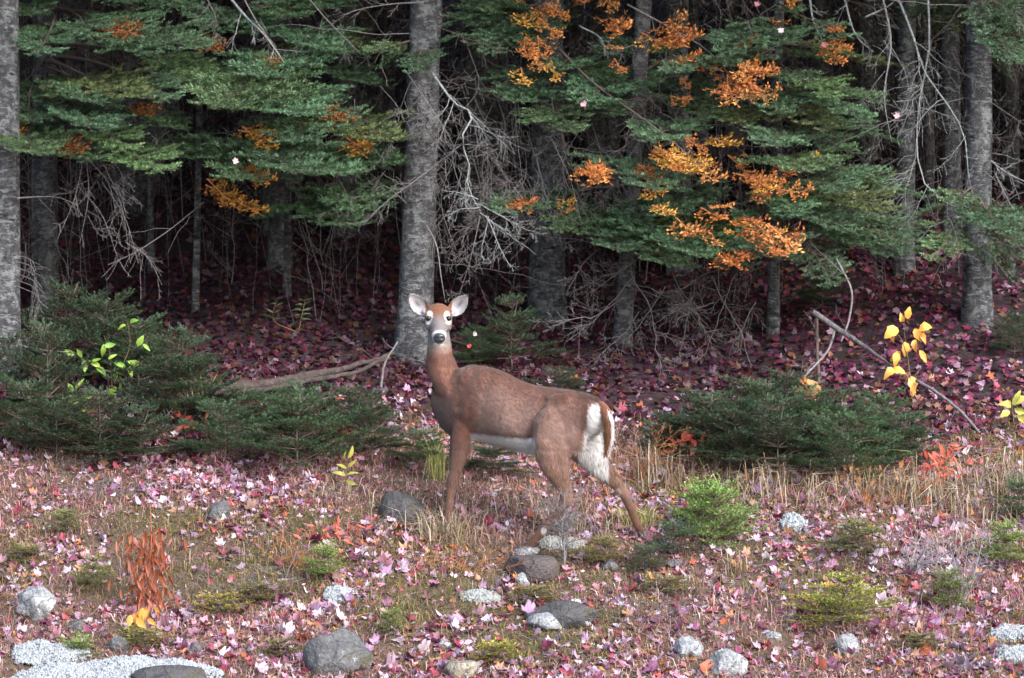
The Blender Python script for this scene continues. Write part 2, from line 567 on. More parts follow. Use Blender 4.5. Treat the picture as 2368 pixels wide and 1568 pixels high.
def bough_segments(L, r, droop=0.18, wide=0.5, side_step=0.055, dryness=0.5, bare=0.16, tert=(.05, .08), tl=.15):
    segs = []; wood = []
    n = 10
    x = np.linspace(0, 1, n)
    main = np.stack([x * L, 0.05 * L * np.sin(x * 3 + r.uniform(0, 6)) * x, (-droop * x ** 1.5 + droop * x) * L * 0.9], 1)
    wood.append((main, np.linspace(0.0055 + 0.005 * L, 0.0018, n), 4))
    up = np.array([0, 0, 1.0])

    def put(p, a, tone0, tone1, d0, d1):
        k = len(p) - 1
        for i in range(k):
            s = (i + .5) / k
            if s < a: continue
            segs.append((p[i], p[i + 1], up + r.normal(0, .12, 3), tone0 + (tone1 - tone0) * s, d0 + (d1 - d0) * s))
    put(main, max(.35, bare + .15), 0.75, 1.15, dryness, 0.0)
    s = bare * L
    flip = 1
    while s < 0.97 * L:
        fx = s / L
        p0 = np.array([np.interp(s, main[:, 0], main[:, j]) for j in range(3)])
        for sgn in (1, -1):
            ang = math.radians(r.uniform(38, 60)) * sgn
            ln = (wide * (L - s) * (0.55 + 0.45 * min(1, fx * 2.2)) + 0.06) * r.uniform(0.6, 1.15)
            k = 5
            a = np.linspace(0, 1, k)
            dirs = ang * (1 - 0.45 * a)
            st = np.stack([np.cos(dirs), np.sin(dirs), r.normal(0, 0.10) - 0.10 * a + 0.22 * a ** 3], 1) * (ln / (k - 1))
            p = np.concatenate([[p0], p0 + np.cumsum(st[:-1], 0)])
            if r.random() < 0.10: continue
            dry_here = np.clip(dryness * (1.2 - 1.9 * fx) + r.normal(0, .06), 0, 0.9)
            wood.append((p, np.linspace(0.003, 0.0012, k), 3))
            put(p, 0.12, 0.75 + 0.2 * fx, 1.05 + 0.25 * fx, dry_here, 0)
            q = 0.05
            while q < ln * 0.95:
                f = q / ln
                b = np.array([np.interp(f, np.linspace(0, 1, k), p[:, j]) for j in range(3)])
                base_ang = ang * (1 - 0.45 * f)
                for s2 in (1, -1):
                    l2 = min(tl, 0.42 * (ln - q) + 0.045) * r.uniform(0.65, 1.2)
                    a2 = base_ang + s2 * math.radians(r.uniform(35, 55))
                    dv = np.array([math.cos(a2), math.sin(a2), r.normal(0.02, 0.14)])
                    m1 = b + dv * l2 * 0.55
                    a3 = base_ang + s2 * math.radians(22)
                    m2 = m1 + np.array([math.cos(a3), math.sin(a3), r.normal(0.28, 0.14)]) * l2 * 0.5
                    dr = max(0, dry_here * (1 - f) + r.normal(0, .05))
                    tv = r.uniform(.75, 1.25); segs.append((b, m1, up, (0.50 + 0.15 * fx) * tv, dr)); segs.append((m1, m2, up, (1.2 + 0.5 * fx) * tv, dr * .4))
                q += r.uniform(*tert)
        s += side_step * r.uniform(0.75, 1.25)
    return segs, wood


def bough_mesh(name, L, seed, needle, dens=330, nl=0.021, nw=0.0034, stem='twig_dark', **kw):
    r = np.random.default_rng(seed)
    segs, wood = bough_segments(L, r, **kw)
    v, t, tn, dd = needle_tris([s[0] for s in segs], [s[1] for s in segs], [s[2] for s in segs], [s[3] for s in segs], [s[4] for s in segs], dens, nl, nw, r)
    V = [v]; T = [t]; TN = [tn]; DD = [dd]; mi = [np.zeros(len(t))]; n = len(v)
    for p, rad, ns in wood:
        a, b = tube(p, rad, ns, cap=False)
        V.append(a); T.append(b + n); n += len(a); TN.append(np.ones(len(a))); DD.append(np.zeros(len(a))); mi.append(np.ones(len(b)))
    return make_mesh(name, np.concatenate(V), np.concatenate(T), None, {'tone': np.concatenate(TN), 'dry': np.concatenate(DD)},
                     False, [MAT[needle], MAT[stem]], np.concatenate(mi))


BOUGH = {}
for L in (0.5, 0.75, 1.0, 1.35, 1.8, 2.4):
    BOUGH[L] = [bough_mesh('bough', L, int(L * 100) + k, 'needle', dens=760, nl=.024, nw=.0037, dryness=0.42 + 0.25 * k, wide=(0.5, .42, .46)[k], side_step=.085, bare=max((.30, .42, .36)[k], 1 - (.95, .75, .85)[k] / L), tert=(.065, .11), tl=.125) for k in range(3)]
FROND = {}
for L in (0.22, 0.35, 0.6):
    FROND[L] = [bough_mesh('bough', L, int(L * 100) + 50 + k, 'frond', dens=60, nl=0.030, nw=0.011, stem='orange_stem', dryness=0.12, wide=0.30, side_step=0.12, bare=.05, tert=(.09, .16), tl=.09) for k in range(2)]


def place_bough(parent, root, tip, kind='green', color=None, roll=None, lib=None):
    root = np.asarray(root, float); tip = np.asarray(tip, float)
    D = float(np.linalg.norm(tip - root))
    lib = lib or (FROND if kind == 'orange' else BOUGH)
    L = min(lib, key=lambda a: abs(math.log(a / D)))
    me = random.choice(lib[L])
    x = unit(tip - root)
    tau = math.radians(random.choice([random.uniform(-4, 16), random.uniform(4, 28)]) if roll is None else roll)
    z = np.array([random.uniform(-.15, .15), -math.sin(tau), math.cos(tau)])
    y = unit(np.cross(z, x)); z = np.cross(x, y)
    o = bpy.data.objects.new('bough', me)
    COL.objects.link(o)
    o.parent = parent
    m = Matrix([[x[0], y[0], z[0], 0], [x[1], y[1], z[1], 0], [x[2], y[2], z[2], 0], [0, 0, 0, 1]])
    o.matrix_basis = Matrix.Translation(Vector(root - np.array(parent.location))) @ m @ Matrix.Scale(D / L, 4)
    if color is None:
        if kind == 'orange':
            color = random.choice([(0.50, 0.20, 0.06), (0.54, 0.26, 0.09), (0.42, 0.15, 0.05), (0.56, 0.32, 0.07)])
        else:
            k = random.uniform(0.85, 1.2)
            color = random.choice([(0.092, 0.178, 0.098), (0.080, 0.160, 0.092), (0.104, 0.182, 0.080), (0.070, 0.138, 0.070), (0.095, 0.170, 0.102), (0.082, 0.152, 0.088), (0.092, 0.175, 0.098), (0.085, 0.160, 0.092), (0.100, 0.172, 0.085), (0.110, 0.150, 0.065)])
            color = tuple(c * k for c in color)
    o.color = (*color, 1)
    if kind == 'orange':
        o['label'] = 'dried orange spray among the green boughs'
    return o


# ------------------------------------------------------------------ dead branches
def twiggy(mb, p0, p1, r0, depth, r, k=6, bend=0.12, down=0.25, mid=None):
    p0 = np.asarray(p0, float); p1 = np.asarray(p1, float)
    Ln = np.linalg.norm(p1 - p0); n = max(4, min(12, int(Ln / 0.07) + 3))
    if mid is not None: pts = resample(mid, max(n, 12)); n = len(pts)
    else:
        a = np.linspace(0, 1, n)[:, None]
        pts = p0 * (1 - a) + p1 * a
        j = np.cumsum(r.normal(0, bend * Ln / n, (n, 3)), 0)
        pts = pts + j - j[-1] * a + np.array([0, 0, 1]) * (bend * Ln * r.uniform(-.5, .6)) * np.sin(a * math.pi)
    rad = np.maximum(np.linspace(r0, r0 * 0.3, n), 0.0012)
    v, t = tube(pts, rad, 5 if r0 > 0.006 else 3, cap=r0 > 0.006)
    mb.add(v, t)
    if depth <= 0: return
    d = unit(pts[-1] - pts[0])
    for i in range(k):
        f = r.uniform(0.15, 0.97)
        b = np.array([np.interp(f, np.linspace(0, 1, n), pts[:, j]) for j in range(3)])
        q = r.normal(0, 1, 3); q[1] *= 0.7; q = unit(q - d * (q @ d))
        ang = math.radians(r.uniform(28, 70))
        dv = d * math.cos(ang) + q * math.sin(ang) + np.array([0, 0, -down]) * r.random()
        l2 = Ln * r.uniform(0.2, 0.5) * (1.15 - 0.6 * f)
        twiggy(mb, b, b + unit(dv) * l2, max(0.0014, r0 * (1 - .6 * f) * 0.5), depth - 1, r, max(3, k - 2), bend * 1.2, down)


def dead_branch(parent, pts, r0, depth=2, k=6, mat='dead_wood', seed=None, down=0.25, name='branch', bend=0.12):
    """pts: (u, v, d) measured points, or world points of three coordinates when d > 100 is impossible."""
    r = np.random.default_rng(seed if seed is not None else random.randrange(10 ** 6))
    w = [P(*p) for p in pts]
    mb = MB()
    twiggy(mb, w[0], w[-1], r0 * (.95 if mat == 'lichen_wood' else .72), depth, r, k + 2, bend, down, mid=w if len(w) > 2 else None)
    return link(name, mb.mesh(name, MAT[mat], False), parent)


# ------------------------------------------------------------------ crowns high above the picture
def crown_mesh(seed):
    r = np.random.default_rng(seed)
    H, R, n = 8.0, 2.1, 5200
    h = r.random(n) ** 1.25
    rr = (R * (1 - h) + 0.15) * np.sqrt(r.uniform(0.02, 1, n))
    a = r.uniform(0, 2 * math.pi, n)
    layer = np.round(h * 22) / 22
    c = np.stack([rr * np.cos(a), rr * np.sin(a), layer * H - 0.18 * rr + r.normal(0, .05, n)], 1)
    out = np.stack([np.cos(a), np.sin(a), np.full(n, -0.25)], 1) + r.normal(0, .25, (n, 3)); out = unit(out)
    sd = unit(np.cross(out, np.array([0, 0, 1.0]) + r.normal(0, .2, (n, 3))))
    l = r.uniform(.10, .22, n)[:, None]; w = r.uniform(.035, .07, n)[:, None]
    v = np.stack([c - out * l, c + sd * w, c + out * l, c - sd * w], 1).reshape(-1, 3)
    k = np.arange(n)[:, None] * 4
    t = np.concatenate([k + np.array([[0, 1, 2]]), k + np.array([[0, 2, 3]])])
    return make_mesh('crown', v, t, MAT['needle'], {'tone': np.repeat(r.uniform(.6, 1.2, n), 4), 'dry': np.repeat(r.uniform(0, .25, n), 4)})


CROWNS = [crown_mesh(s) for s in (1, 2, 3)]
TREES = {}


def tree(key, u, v, utop, w, label, mat='bark', d=None, name='fir_tree', crown=True, height=9.5, flare=1.15, cat='tree', group='trees at the edge of the wood'):
    """Base seen at (u, v) (or at distance d when hidden), passing the top of the picture at utop; w = width measured."""
    if d is None: base = G(u, v)
    else:
        q = P(u, v, d); base = np.array([q[0], d, float(ground_z(q[0], d))])
    d = base[1]
    r0 = M(w / 2, d)
    topref = P(utop, 0, d)
    lean = (topref[0] - base[0]) / max(0.5, topref[2] - base[2])
    rr = np.random.default_rng(abs(hash(key)) % 9999 if False else sum(ord(c) * 7 for c in key))
    n = 46
    h = np.linspace(-0.25, height, n)
    rad = r0 * (1 - 0.55 * np.clip(h, 0, None) / height) * (1 + (flare - 1) * np.exp(-np.clip(h, 0, None) / 0.18) * 1.6)
    wob = np.cumsum(rr.normal(0, .006, n))
    pts = np.stack([base[0] + lean * h + wob * r0 * 3, base[1] + np.cumsum(rr.normal(0, .004, n)), base[2] + h], 1)
    v_, t_ = tube(pts, rad, 16)
    ang = np.arctan2(v_[:, 1] - base[1], v_[:, 0] - base[0] - lean * (v_[:, 2] - base[2]))
    off = r0 * 0.10 * vnoise(ang * 2.2, v_[:, 2] * 5, 31) + r0 * 0.07 * vnoise(ang * 5, v_[:, 2] * 16, 32)
    v_[:, 0] += np.cos(ang) * off; v_[:, 1] += np.sin(ang) * off
    e = empty(name, base, label, cat, group)
    e.location.z = base[2]
    tr = link('trunk', make_mesh('trunk', v_, t_, MAT[mat], None, True), e)
    if crown:
        z0 = HC + 0.047 * d + 1.4
        c = bpy.data.objects.new('crown', random.choice(CROWNS)); COL.objects.link(c); c.parent = e
        c.location = (lean * (z0 - base[2]), 0, z0 - base[2]); c.rotation_euler = (0, 0, random.uniform(0, 6.28))
        s = random.uniform(0.85, 1.15); c.scale = (s, s, s); c.color = (0.04, 0.09, 0.045, 1)
    TREES[key] = dict(e=e, base=base, lean=lean, d=d, r=r0)
    return e


def on_trunk(key, v):
    T = TREES[key]
    # height at which the line of sight row v crosses the trunk
    p = P(1184, v, T['d'])
    h = p[2] - T['base'][2]
    return np.array([T['base'][0] + T['lean'] * h, T['base'][1], p[2]])


# trunks that can be told apart
tree('edge', 12, 890, 12, 74, 'thick pale grey trunk cut by the left edge, with small white flecks')
tree('left', 104, 760, 104, 62, 'dark fir whose trunk shows behind the boughs at upper left', 'bark_dark', d=25.2)
tree('mid', 648, 640, 655, 52, 'dark fir whose stubby trunk stands below the lowest left boughs', 'bark_dark', d=26.4)
tree('main', 958, 830, 985, 84, 'straight grey trunk rising directly behind the deer\'s head')
tree('second', 1268, 735, 1265, 82, 'stout grey trunk standing behind the deer\'s back, partly wrapped by orange sprays')
tree('shade', 800, 520, 800, 52, 'dim grey trunk seen between the left boughs and the deer\'s trunk', 'bark_dark', d=27.5)
tree('slant', 1438, 800, 1490, 42, 'slim leaning grey trunk amid the tangle of bare twigs', 'bark_dark')
tree('pole', 1787, 775, 1800, 28, 'slender smooth grey pole trunk under the hanging orange spray')
tree('high', 1572, 600, 1568, 56, 'grey trunk seen at the top of the picture above the orange leaves', 'bark', d=26.0)
tree('right', 2258, 745, 2262, 66, 'thick grey trunk on the right with a pale scar near its foot')
tree('rightdark', 2092, 700, 2100, 44, 'dark trunk behind the lichened branches, left of the thick right trunk', 'bark', d=25.2)
tree('rightgrey', 2200, 720, 2196, 46, 'grey trunk standing close beside the thick right trunk', 'bark', d=25.6)
tree('dim', 1085, 640, 1110, 52, 'dim trunk in shadow between the two straight grey trunks', 'bark_dark', d=28.0)
tree('thin', 452, 720, 468, 17, 'thin grey sapling stem standing alone in the red leaf floor', 'bark', name='sapling', crown=False, height=4.2)
tree('thinner', 663, 690, 668, 18, 'thin dark sapling stem in front of the stubby left trunk', 'bark_dark', name='sapling', crown=False, height=4.2)
tree('smalldark', 92, 700, 96, 34, 'dark slim trunk right beside the trunk cut by the left edge', 'bark_dark', d=25.8)
tree('leftback', 285, 600, 282, 24, 'slim grey trunk behind the fan of bare twigs', 'bark_dark', d=28.6, name='sapling')
tree('leftred', 350, 650, 345, 15, 'thin reddish stem between two saplings on the leaf floor', 'bark_dark', d=26.5, name='sapling', crown=False, height=4.4)
tree('midback', 215, 640, 222, 40, 'shadowed trunk deep behind the left boughs', 'bark_dark', d=30.5)
tree('midback2', 545, 640, 520, 36, 'shadowed trunk deep in the wood above the fallen log', 'bark_dark', d=33)
tree('farmid', 880, 560, 872, 40, 'shadowed trunk deep in the wood just left of the deer\'s trunk', 'bark_dark', d=32)
tree('farmid2', 1160, 560, 1168, 24, 'slim shadowed pole right of the hanging lichened branch', 'bark_dark', d=29, name='sapling')
tree('farright', 1380, 560, 1384, 50, 'shadowed trunk between the stout trunk and the slim leaning trunk', 'bark_dark', d=30)
tree('farright2', 1700, 620, 1690, 40, 'shadowed trunk deep behind the yellow sprays', 'bark_dark', d=30)
tree('farright3', 1905, 700, 1900, 44, 'shadowed trunk hidden behind the big right boughs', 'bark_dark', d=28.5)
tree('farright4', 2010, 700, 2030, 30, 'narrow dark trunk at the edge of the big right boughs', 'bark_dark', d=28.8)
tree('rightslim', 2150, 740, 2140, 22, 'narrow dark stem in the black gap left of the thick right trunk', 'bark_dark', d=27, name='sapling')
tree('rightedge', 2330, 560, 2345, 40, 'shadowed trunk near the right edge behind dead branches', 'bark_dark', d=31)
tree('rightred', 1640, 700, 1600, 26, 'thin dark stem left of the slender pole trunk', 'bark_dark', d=27.5, name='sapling', crown=False, height=5)

# ------------------------------------------------------------------ living boughs (owner, row of the root on its trunk, tip u, v, tip distance, kind)
GB = [
 # left mass
 ('left', 250, 330, 350, 23.0), ('left', 285, 600, 408, 23.1), ('left', 300, 480, 372, 23.3), ('left', 310, 250, 372, 22.9), ('left', 230, 205, 330, 22.6),
 ('left', 130, 430, 232, 23.0), ('left', 140, 300, 232, 22.8), ('left', 80, 380, 130, 23.1), ('left', 30, 360, 66, 23.5), ('left', 200, 210, 238, 22.7),
 ('left', 250, 90, 330, 22.8), ('left', 180, 30, 280, 23.2), ('left', 120, 60, 190, 22.9), ('left', 60, 20, 95, 23.2), ('left', 0, 70, 40, 23.5), ('left', 180, 130, 300, 22.5),
 ('left', 20, 250, 90, 23.0), ('left', -30, 200, 40, 23.4), ('left', 100, 500, 180, 23.6), ('left', 220, 420, 300, 23.4),
 ('mid', 300, 960, 362, 24.0), ('mid', 290, 850, 300, 24.1), ('mid', 390, 842, 490, 23.4), ('mid', 420, 780, 530, 23.5), ('mid', 400, 690, 500, 23.0), ('mid', 330, 760, 412, 23.1),
 ('mid', 300, 640, 400, 22.8), ('mid', 320, 560, 420, 23.0), ('mid', 220, 560, 255, 22.9), ('mid', 200, 650, 270, 22.9), ('mid', 190, 740, 262, 23.2), ('mid', 140, 830, 195, 24.0),
 ('mid', 150, 470, 205, 23.2), ('mid', 80, 540, 130, 23.3), ('mid', 120, 400, 185, 23.6), ('mid', 60, 720, 115, 23.4), ('mid', 20, 700, 40, 23.5), ('mid', -40, 560, 60, 23.5),
 ('mid', 330, 880, 385, 23.6), ('mid', 250, 700, 330, 23.1), ('mid', 10, 480, 70, 23.6), ('mid', 100, 620, 180, 23.0), ('mid', 60, 800, 130, 24.2), ('mid', 340, 500, 350, 23.5),
 ('mid', -60, 640, 10, 23.8), ('mid', -60, 760, 20, 24.0), ('left', -60, 300, 10, 23.6), ('left', -60, 420, 30, 23.9), ('left', -80, 120, -10, 23.6),
 ('main', 110, 1062, 84, 23.9), ('main', 90, 850, 120, 23.8), ('main', 70, 880, 150, 24.0), ('main', 100, 960, 165, 23.6),
 ('left', 280, 250, 300, 22.4), ('left', 330, 420, 395, 22.7), ('left', 60, 450, 120, 22.8), ('mid', 120, 520, 250, 22.6), ('mid', 250, 870, 330, 23.3), ('mid', 420, 720, 470, 22.7), ('mid', 60, 900, 110, 23.8), ('mid', 20, 850, 60, 24.0), ('left', 300, 60, 360, 22.4), ('left', 20, 130, 130, 22.7),
 # middle, hanging over the stout trunk
 ('second', -20, 1010, 60, 24.3), ('second', 0, 1090, 100, 24.2), ('second', 10, 1190, 150, 24.0), ('second', -10, 1235, 110, 24.0), ('second', -40, 1120, 30, 24.3), ('second', 40, 1060, 20, 24.4),
 ('second', 40, 1140, 130, 23.8), ('second', 150, 1160, 218, 23.9), ('second', 190, 1260, 262, 23.4), ('second', 200, 1330, 310, 23.3), ('second', 190, 1440, 268, 23.6), ('second', 130, 1400, 190, 23.7),
 ('second', 150, 1320, 160, 23.6), ('second', 170, 1480, 210, 23.9), ('second', 210, 1210, 240, 23.6),
 # right mass
 ('high', 430, 1150, 485, 23.9), ('high', 440, 1300, 540, 23.4), ('high', 470, 1400, 580, 23.2), ('high', 500, 1515, 615, 23.1), ('high', 460, 1620, 560, 23.3), ('high', 420, 1460, 520, 23.5), ('high', 470, 1680, 585, 23.4),
 ('high', 100, 1420, 130, 24.2), ('high', 150, 1500, 200, 24.0), ('high', 200, 1610, 270, 23.8), ('high', 110, 1640, 165, 24.1), ('high', 440, 1560, 500, 23.2),
 ('pole', 40, 1650, 95, 23.6), ('pole', 60, 1790, 100, 23.3), ('pole', 50, 1700, 60, 23.6), ('pole', 110, 1900, 140, 23.8), ('pole', 100, 2080, 155, 24.2), ('pole', 90, 1960, 130, 24.0),
 ('pole', 180, 2032, 240, 23.5), ('pole', 170, 1930, 225, 23.2), ('pole', 200, 1780, 262, 23.2), ('pole', 230, 1900, 300, 23.2), ('pole', 250, 2070, 330, 23.9), ('pole', 270, 1960, 360, 23.4), ('pole', 240, 1700, 290, 23.5),
 ('pole', 390, 2120, 455, 23.6), ('pole', 440, 2128, 545, 23.5), ('pole', 410, 1950, 450, 23.0), ('pole', 440, 1850, 500, 22.9), ('pole', 460, 1980, 540, 22.9), ('pole', 500, 1935, 660, 23.0), ('pole', 470, 1880, 570, 22.8),
 ('pole', 470, 2060, 600, 23.3), ('pole', 370, 2040, 420, 23.4), ('pole', 400, 1760, 470, 23.2), ('pole', 430, 1740, 540, 23.2), ('pole', 10, 1840, 30, 23.8), ('pole', 300, 1860, 350, 23.5), ('pole', 150, 1860, 190, 23.4), ('pole', 420, 2080, 490, 23.0),
 ('high', 130, 1380, 245, 23.2), ('high', 160, 1470, 290, 23.0), ('high', 250, 1560, 330, 23.0), ('high', 330, 1480, 440, 22.9), ('pole', 130, 1560, 170, 22.9), ('pole', 330, 1650, 440, 22.8), ('pole', 300, 1790, 340, 22.8), ('pole', 360, 1880, 400, 22.7),
 ('pole', 560, 1930, 640, 22.8), ('pole', 520, 1800, 600, 22.6), ('high', 540, 1580, 590, 22.8), ('second', 460, 1180, 495, 23.3), ('pole', 470, 2130, 590, 23.2), ('pole', 200, 2010, 285, 23.0), ('pole', 20, 1960, 90, 23.5), ('pole', 60, 1690, 130, 23.0),
 # far right
 ('right', 440, 2150, 520, 23.2), ('right', 470, 2250, 590, 22.9), ('right', 460, 2340, 560, 22.9), ('right', 430, 2190, 470, 23.3), ('right', 450, 2300, 530, 23.0), ('right', 480, 2380, 610, 23.2), ('right', 470, 2140, 600, 23.0), ('right', 20, 2350, 150, 23.1), ('right', -20, 2290, 70, 23.3), ('right', -10, 2380, 60, 23.2), ('right', 500, 2200, 640, 22.9),
 ('right', 450, 2110, 500, 24.0), ('right', 480, 2368, 570, 24.1), ('right', 470, 2190, 540, 23.8), ('right', 500, 2290, 610, 23.7), ('right', 490, 2220, 600, 23.6), ('right', 440, 2390, 540, 24.4), ('right', 520, 2340, 640, 24.0),
 ('right', 30, 2300, 120, 24.2), ('right', 20, 2368, 90, 24.2), ('right', 80, 2330, 175, 24.0), ('right', -30, 2120, 45, 24.6), ('right', -40, 2210, 60, 24.3), ('right', 60, 2390, 160, 24.0), ('right', -50, 2310, 30, 24.3), ('right', 0, 2160, 80, 24.5),
]
for key, rv, u, v, d in GB:
    tipd = d
    if random.random() < (.28 if key in ('left', 'mid') else .10): continue
    root = on_trunk(key, rv)
    tip = P(u, v, tipd)
    place_bough(TREES[key]['e'], root, tip)
    # the shorter inner shoot that fills the bough behind its tip
    w = random.uniform(0.45, 0.8)
    tip2 = root * (1 - w) + tip * w + np.array([random.uniform(-.12, .12), random.uniform(-.1, .25), random.uniform(-.14, .05)])
    if random.random() < 0.12:
        place_bough(TREES[key]['e'], root + np.array([0, 0, random.uniform(-.1, .1)]), tip2, color=tuple(c * random.uniform(.7, .95) for c in (0.06, 0.125, 0.06)))

OB = [
 # root u, v, tip u, v, distance, owner
 (1270, 20, 1345, 90, 23.9, 'second'), (1245, 25, 1310, 62, 24.0, 'second'), (1330, 0, 1420, 12, 24.0, 'second'), (1360, -20, 1445, 20, 24.1, 'second'), (1225, 90, 1245, 160, 23.7, 'second'), (1240, 140, 1275, 205, 23.6, 'second'), (1180, 10, 1195, 40, 24.0, 'second'),
 (1410, 60, 1480, 110, 23.5, 'high'), (1450, 100, 1520, 140, 23.4, 'high'), (1500, 90, 1600, 125, 23.3, 'high'), (1540, 80, 1645, 96, 23.4, 'high'), (1540, 120, 1600, 130, 23.3, 'high'),
 (1680, 110, 1720, 160, 23.4, 'pole'), (1710, 160, 1700, 240, 23.2, 'pole'), (1700, 190, 1790, 205, 23.2, 'pole'), (1690, 170, 1755, 215, 23.1, 'pole'), (1530, 210, 1600, 240, 23.4, 'high'),
 (1590, 350, 1500, 380, 23.2, 'high'), (1500, 350, 1580, 405, 23.2, 'high'), (1560, 370, 1665, 425, 23.1, 'high'), (1600, 320, 1690, 360, 23.4, 'high'), (1640, 330, 1720, 400, 23.5, 'high'),
 (1420, 400, 1370, 425, 23.2, 'high'), (1380, 410, 1465, 460, 23.1, 'high'), (1230, 480, 1290, 520, 23.5, 'high'), (1250, 490, 1320, 495, 23.4, 'high'), (1530, 470, 1600, 500, 22.9, 'high'), (1610, 510, 1680, 540, 22.9, 'high'),
 (1720, 420, 1810, 470, 22.9, 'pole'), (1760, 430, 1885, 448, 22.8, 'pole'), (1700, 480, 1760, 500, 22.9, 'pole'), (1700, 560, 1790, 600, 22.8, 'pole'), (1740, 540, 1825, 635, 22.7, 'pole'), (1720, 570, 1700, 590, 22.8, 'pole'), (1800, 560, 1860, 590, 22.7, 'pole'), (1780, 380, 1870, 400, 23.3, 'pole'),
 (1880, 80, 1920, 120, 23.6, 'pole'), (1840, 30, 1790, 25, 23.8, 'pole'),
]
for u0, v0, u1, v1, d, key in OB:
    for k in range(random.choice([2, 2, 3])):
        j = (lambda s: random.uniform(-s, s))
        ju, jv = j(45), j(35); a = P(u0 + ju, v0 + jv, d + 0.14 + j(.12)); w_ = random.uniform(.45, .8); b = P(u0 + (u1 - u0) * w_ + ju + j(22), v0 + (v1 - v0) * w_ + jv + j(16), d - 0.02 + j(.12))
        place_bough(TREES[key]['e'], a, b, 'orange', roll=random.uniform(10, 80))
# duller dried sprays inside the left boughs
for u0, v0, u1, v1, d, key in [(560, 300, 620, 335, 23.3, 'mid'), (800, 320, 860, 355, 23.6, 'mid'), (480, 420, 540, 480, 23.4, 'mid'), (730, 250, 790, 280, 23.7, 'mid'), (230, 70, 310, 90, 23.3, 'left'), (480, 440, 600, 490, 23.5, 'mid'), (440, 90, 500, 120, 23.6, 'mid'),
                               (330, 235, 350, 260, 23.6, 'left'), (140, 320, 180, 350, 23.1, 'left'), (590, 130, 640, 160, 23.6, 'mid'), (0, 290, 50, 320, 23.3, 'left'), (540, 390, 610, 420, 23.3, 'mid')]:
    for k in range(2):
        a = P(u0 + random.uniform(-12, 12), v0 + random.uniform(-8, 8), d + .15); b = P(u1 + random.uniform(-15, 15), v1 + random.uniform(-10, 10), d - .05)
        place_bough(TREES[key]['e'], a, b, 'orange', roll=random.uniform(15, 60), color=random.choice([(0.24, 0.095, 0.03), (0.30, 0.16, 0.03), (0.20, 0.08, 0.03)]))

# ------------------------------------------------------------------ dead branches of those trees
e = lambda k: TREES[k]['e']
dead_branch(e('main'), [(1000, 170, 23.6), (1060, 245, 23.4), (1092, 262, 23.3), (1066, 330, 23.2), (1085, 370, 23.2), (1080, 420, 23.2), (1092, 455, 23.2), (1112, 490, 23.2)], 0.010, 2, 8, 'lichen_wood', 5)
dead_branch(e('main'), [(1066, 335, 23.2), (1030, 365, 23.3), (1012, 392, 23.4)], 0.006, 1, 4, 'lichen_wood', 6)
dead_branch(e('main'), [(1010, 380, 23.7), (950, 425, 23.5), (880, 478, 23.3), (840, 520, 23.2)], 0.007, 2, 5, 'dead_wood', 7)
dead_branch(e('main'), [(935, 160, 23.8), (990, 240, 23.4), (1030, 300, 23.3), (1065, 370, 23.3)], 0.007, 2, 5, 'dead_wood', 8)
dead_branch(e('main'), [(985, 520, 23.7), (1010, 570, 23.5), (1020, 640, 23.4), (1030, 700, 23.4)], 0.010, 1, 3, 'dead_wood', 9)
dead_branch(e('main'), [(1110, 500, 23.5), (1090, 590, 23.4), (1060, 690, 23.4)], 0.006, 2, 5, 'dead_wood', 10)
dead_branch(e('main'), [(940, 470, 23.9), (890, 430, 23.9), (830, 500, 23.7)], 0.005, 1, 4, 'dead_wood', 12)
for s, (a, b) in enumerate([((1112, 490), (1240, 590)), ((1100, 470), (1200, 520)), ((1110, 480), (1030, 500)), ((1105, 460), (1020, 440)), ((1120, 500), (1180, 620)), ((1140, 490), (1250, 540)), ((1130, 500), (1110, 600))]):
    dead_branch(e('main'), [(a[0], a[1], 23.2), (b[0], b[1], 23.2 + random.uniform(-.3, .3))], 0.005, 2, 5, 'lichen_wood', 40 + s)
# the tangle right of the stout trunk
for s, (a, b) in enumerate([((1470, 640), (1310, 790)), ((1460, 620), (1530, 850)), ((1440, 690), (1270, 740)), ((1450, 650), (1620, 730)), ((1540, 660), (1440, 790)), ((1560, 640), (1680, 800)), ((1470, 600), (1350, 690)),
                            ((1620, 620), (1570, 820)), ((1640, 640), (1740, 850)), ((1700, 640), (1620, 850)), ((1600, 690), (1500, 760)), ((1650, 700), (1560, 740)), ((1750, 700), (1660, 860)), ((1480, 720), (1380, 830)), ((1380, 580), (1310, 680))]):
    key = 'slant' if a[0] < 1600 else 'pole'
    dead_branch(e(key), [(a[0], a[1], TREES[key]['d'] - .1), (b[0], b[1], 23.6 + random.uniform(-.4, .5))], 0.007, 2, 7, 'dead_wood', 60 + s, down=0.1)
dead_branch(e('high'), [(1290, 110, 24.0), (1370, 190, 23.7), (1480, 270, 23.5), (1560, 330, 23.4), (1650, 420, 23.3)], 0.016, 2, 6, 'twig_dark', 80)
dead_branch(e('high'), [(1450, 10, 23.9), (1560, 70, 23.8), (1640, 120, 23.6), (1730, 230, 23.5)], 0.010, 2, 5, 'dead_wood', 81)
dead_branch(e('high'), [(1490, 300, 24.0), (1440, 430, 23.8), (1500, 500, 23.7)], 0.006, 2, 6, 'dead_wood', 82)
dead_branch(e('second'), [(1275, 320, 23.8), (1320, 420, 23.7), (1345, 520, 23.6)], 0.006, 2, 5, 'dead_wood', 83)
dead_branch(e('second'), [(1340, 60, 24.0), (1390, 90, 23.9), (1400, 130, 23.8)], 0.008, 2, 5, 'lichen_wood', 84)
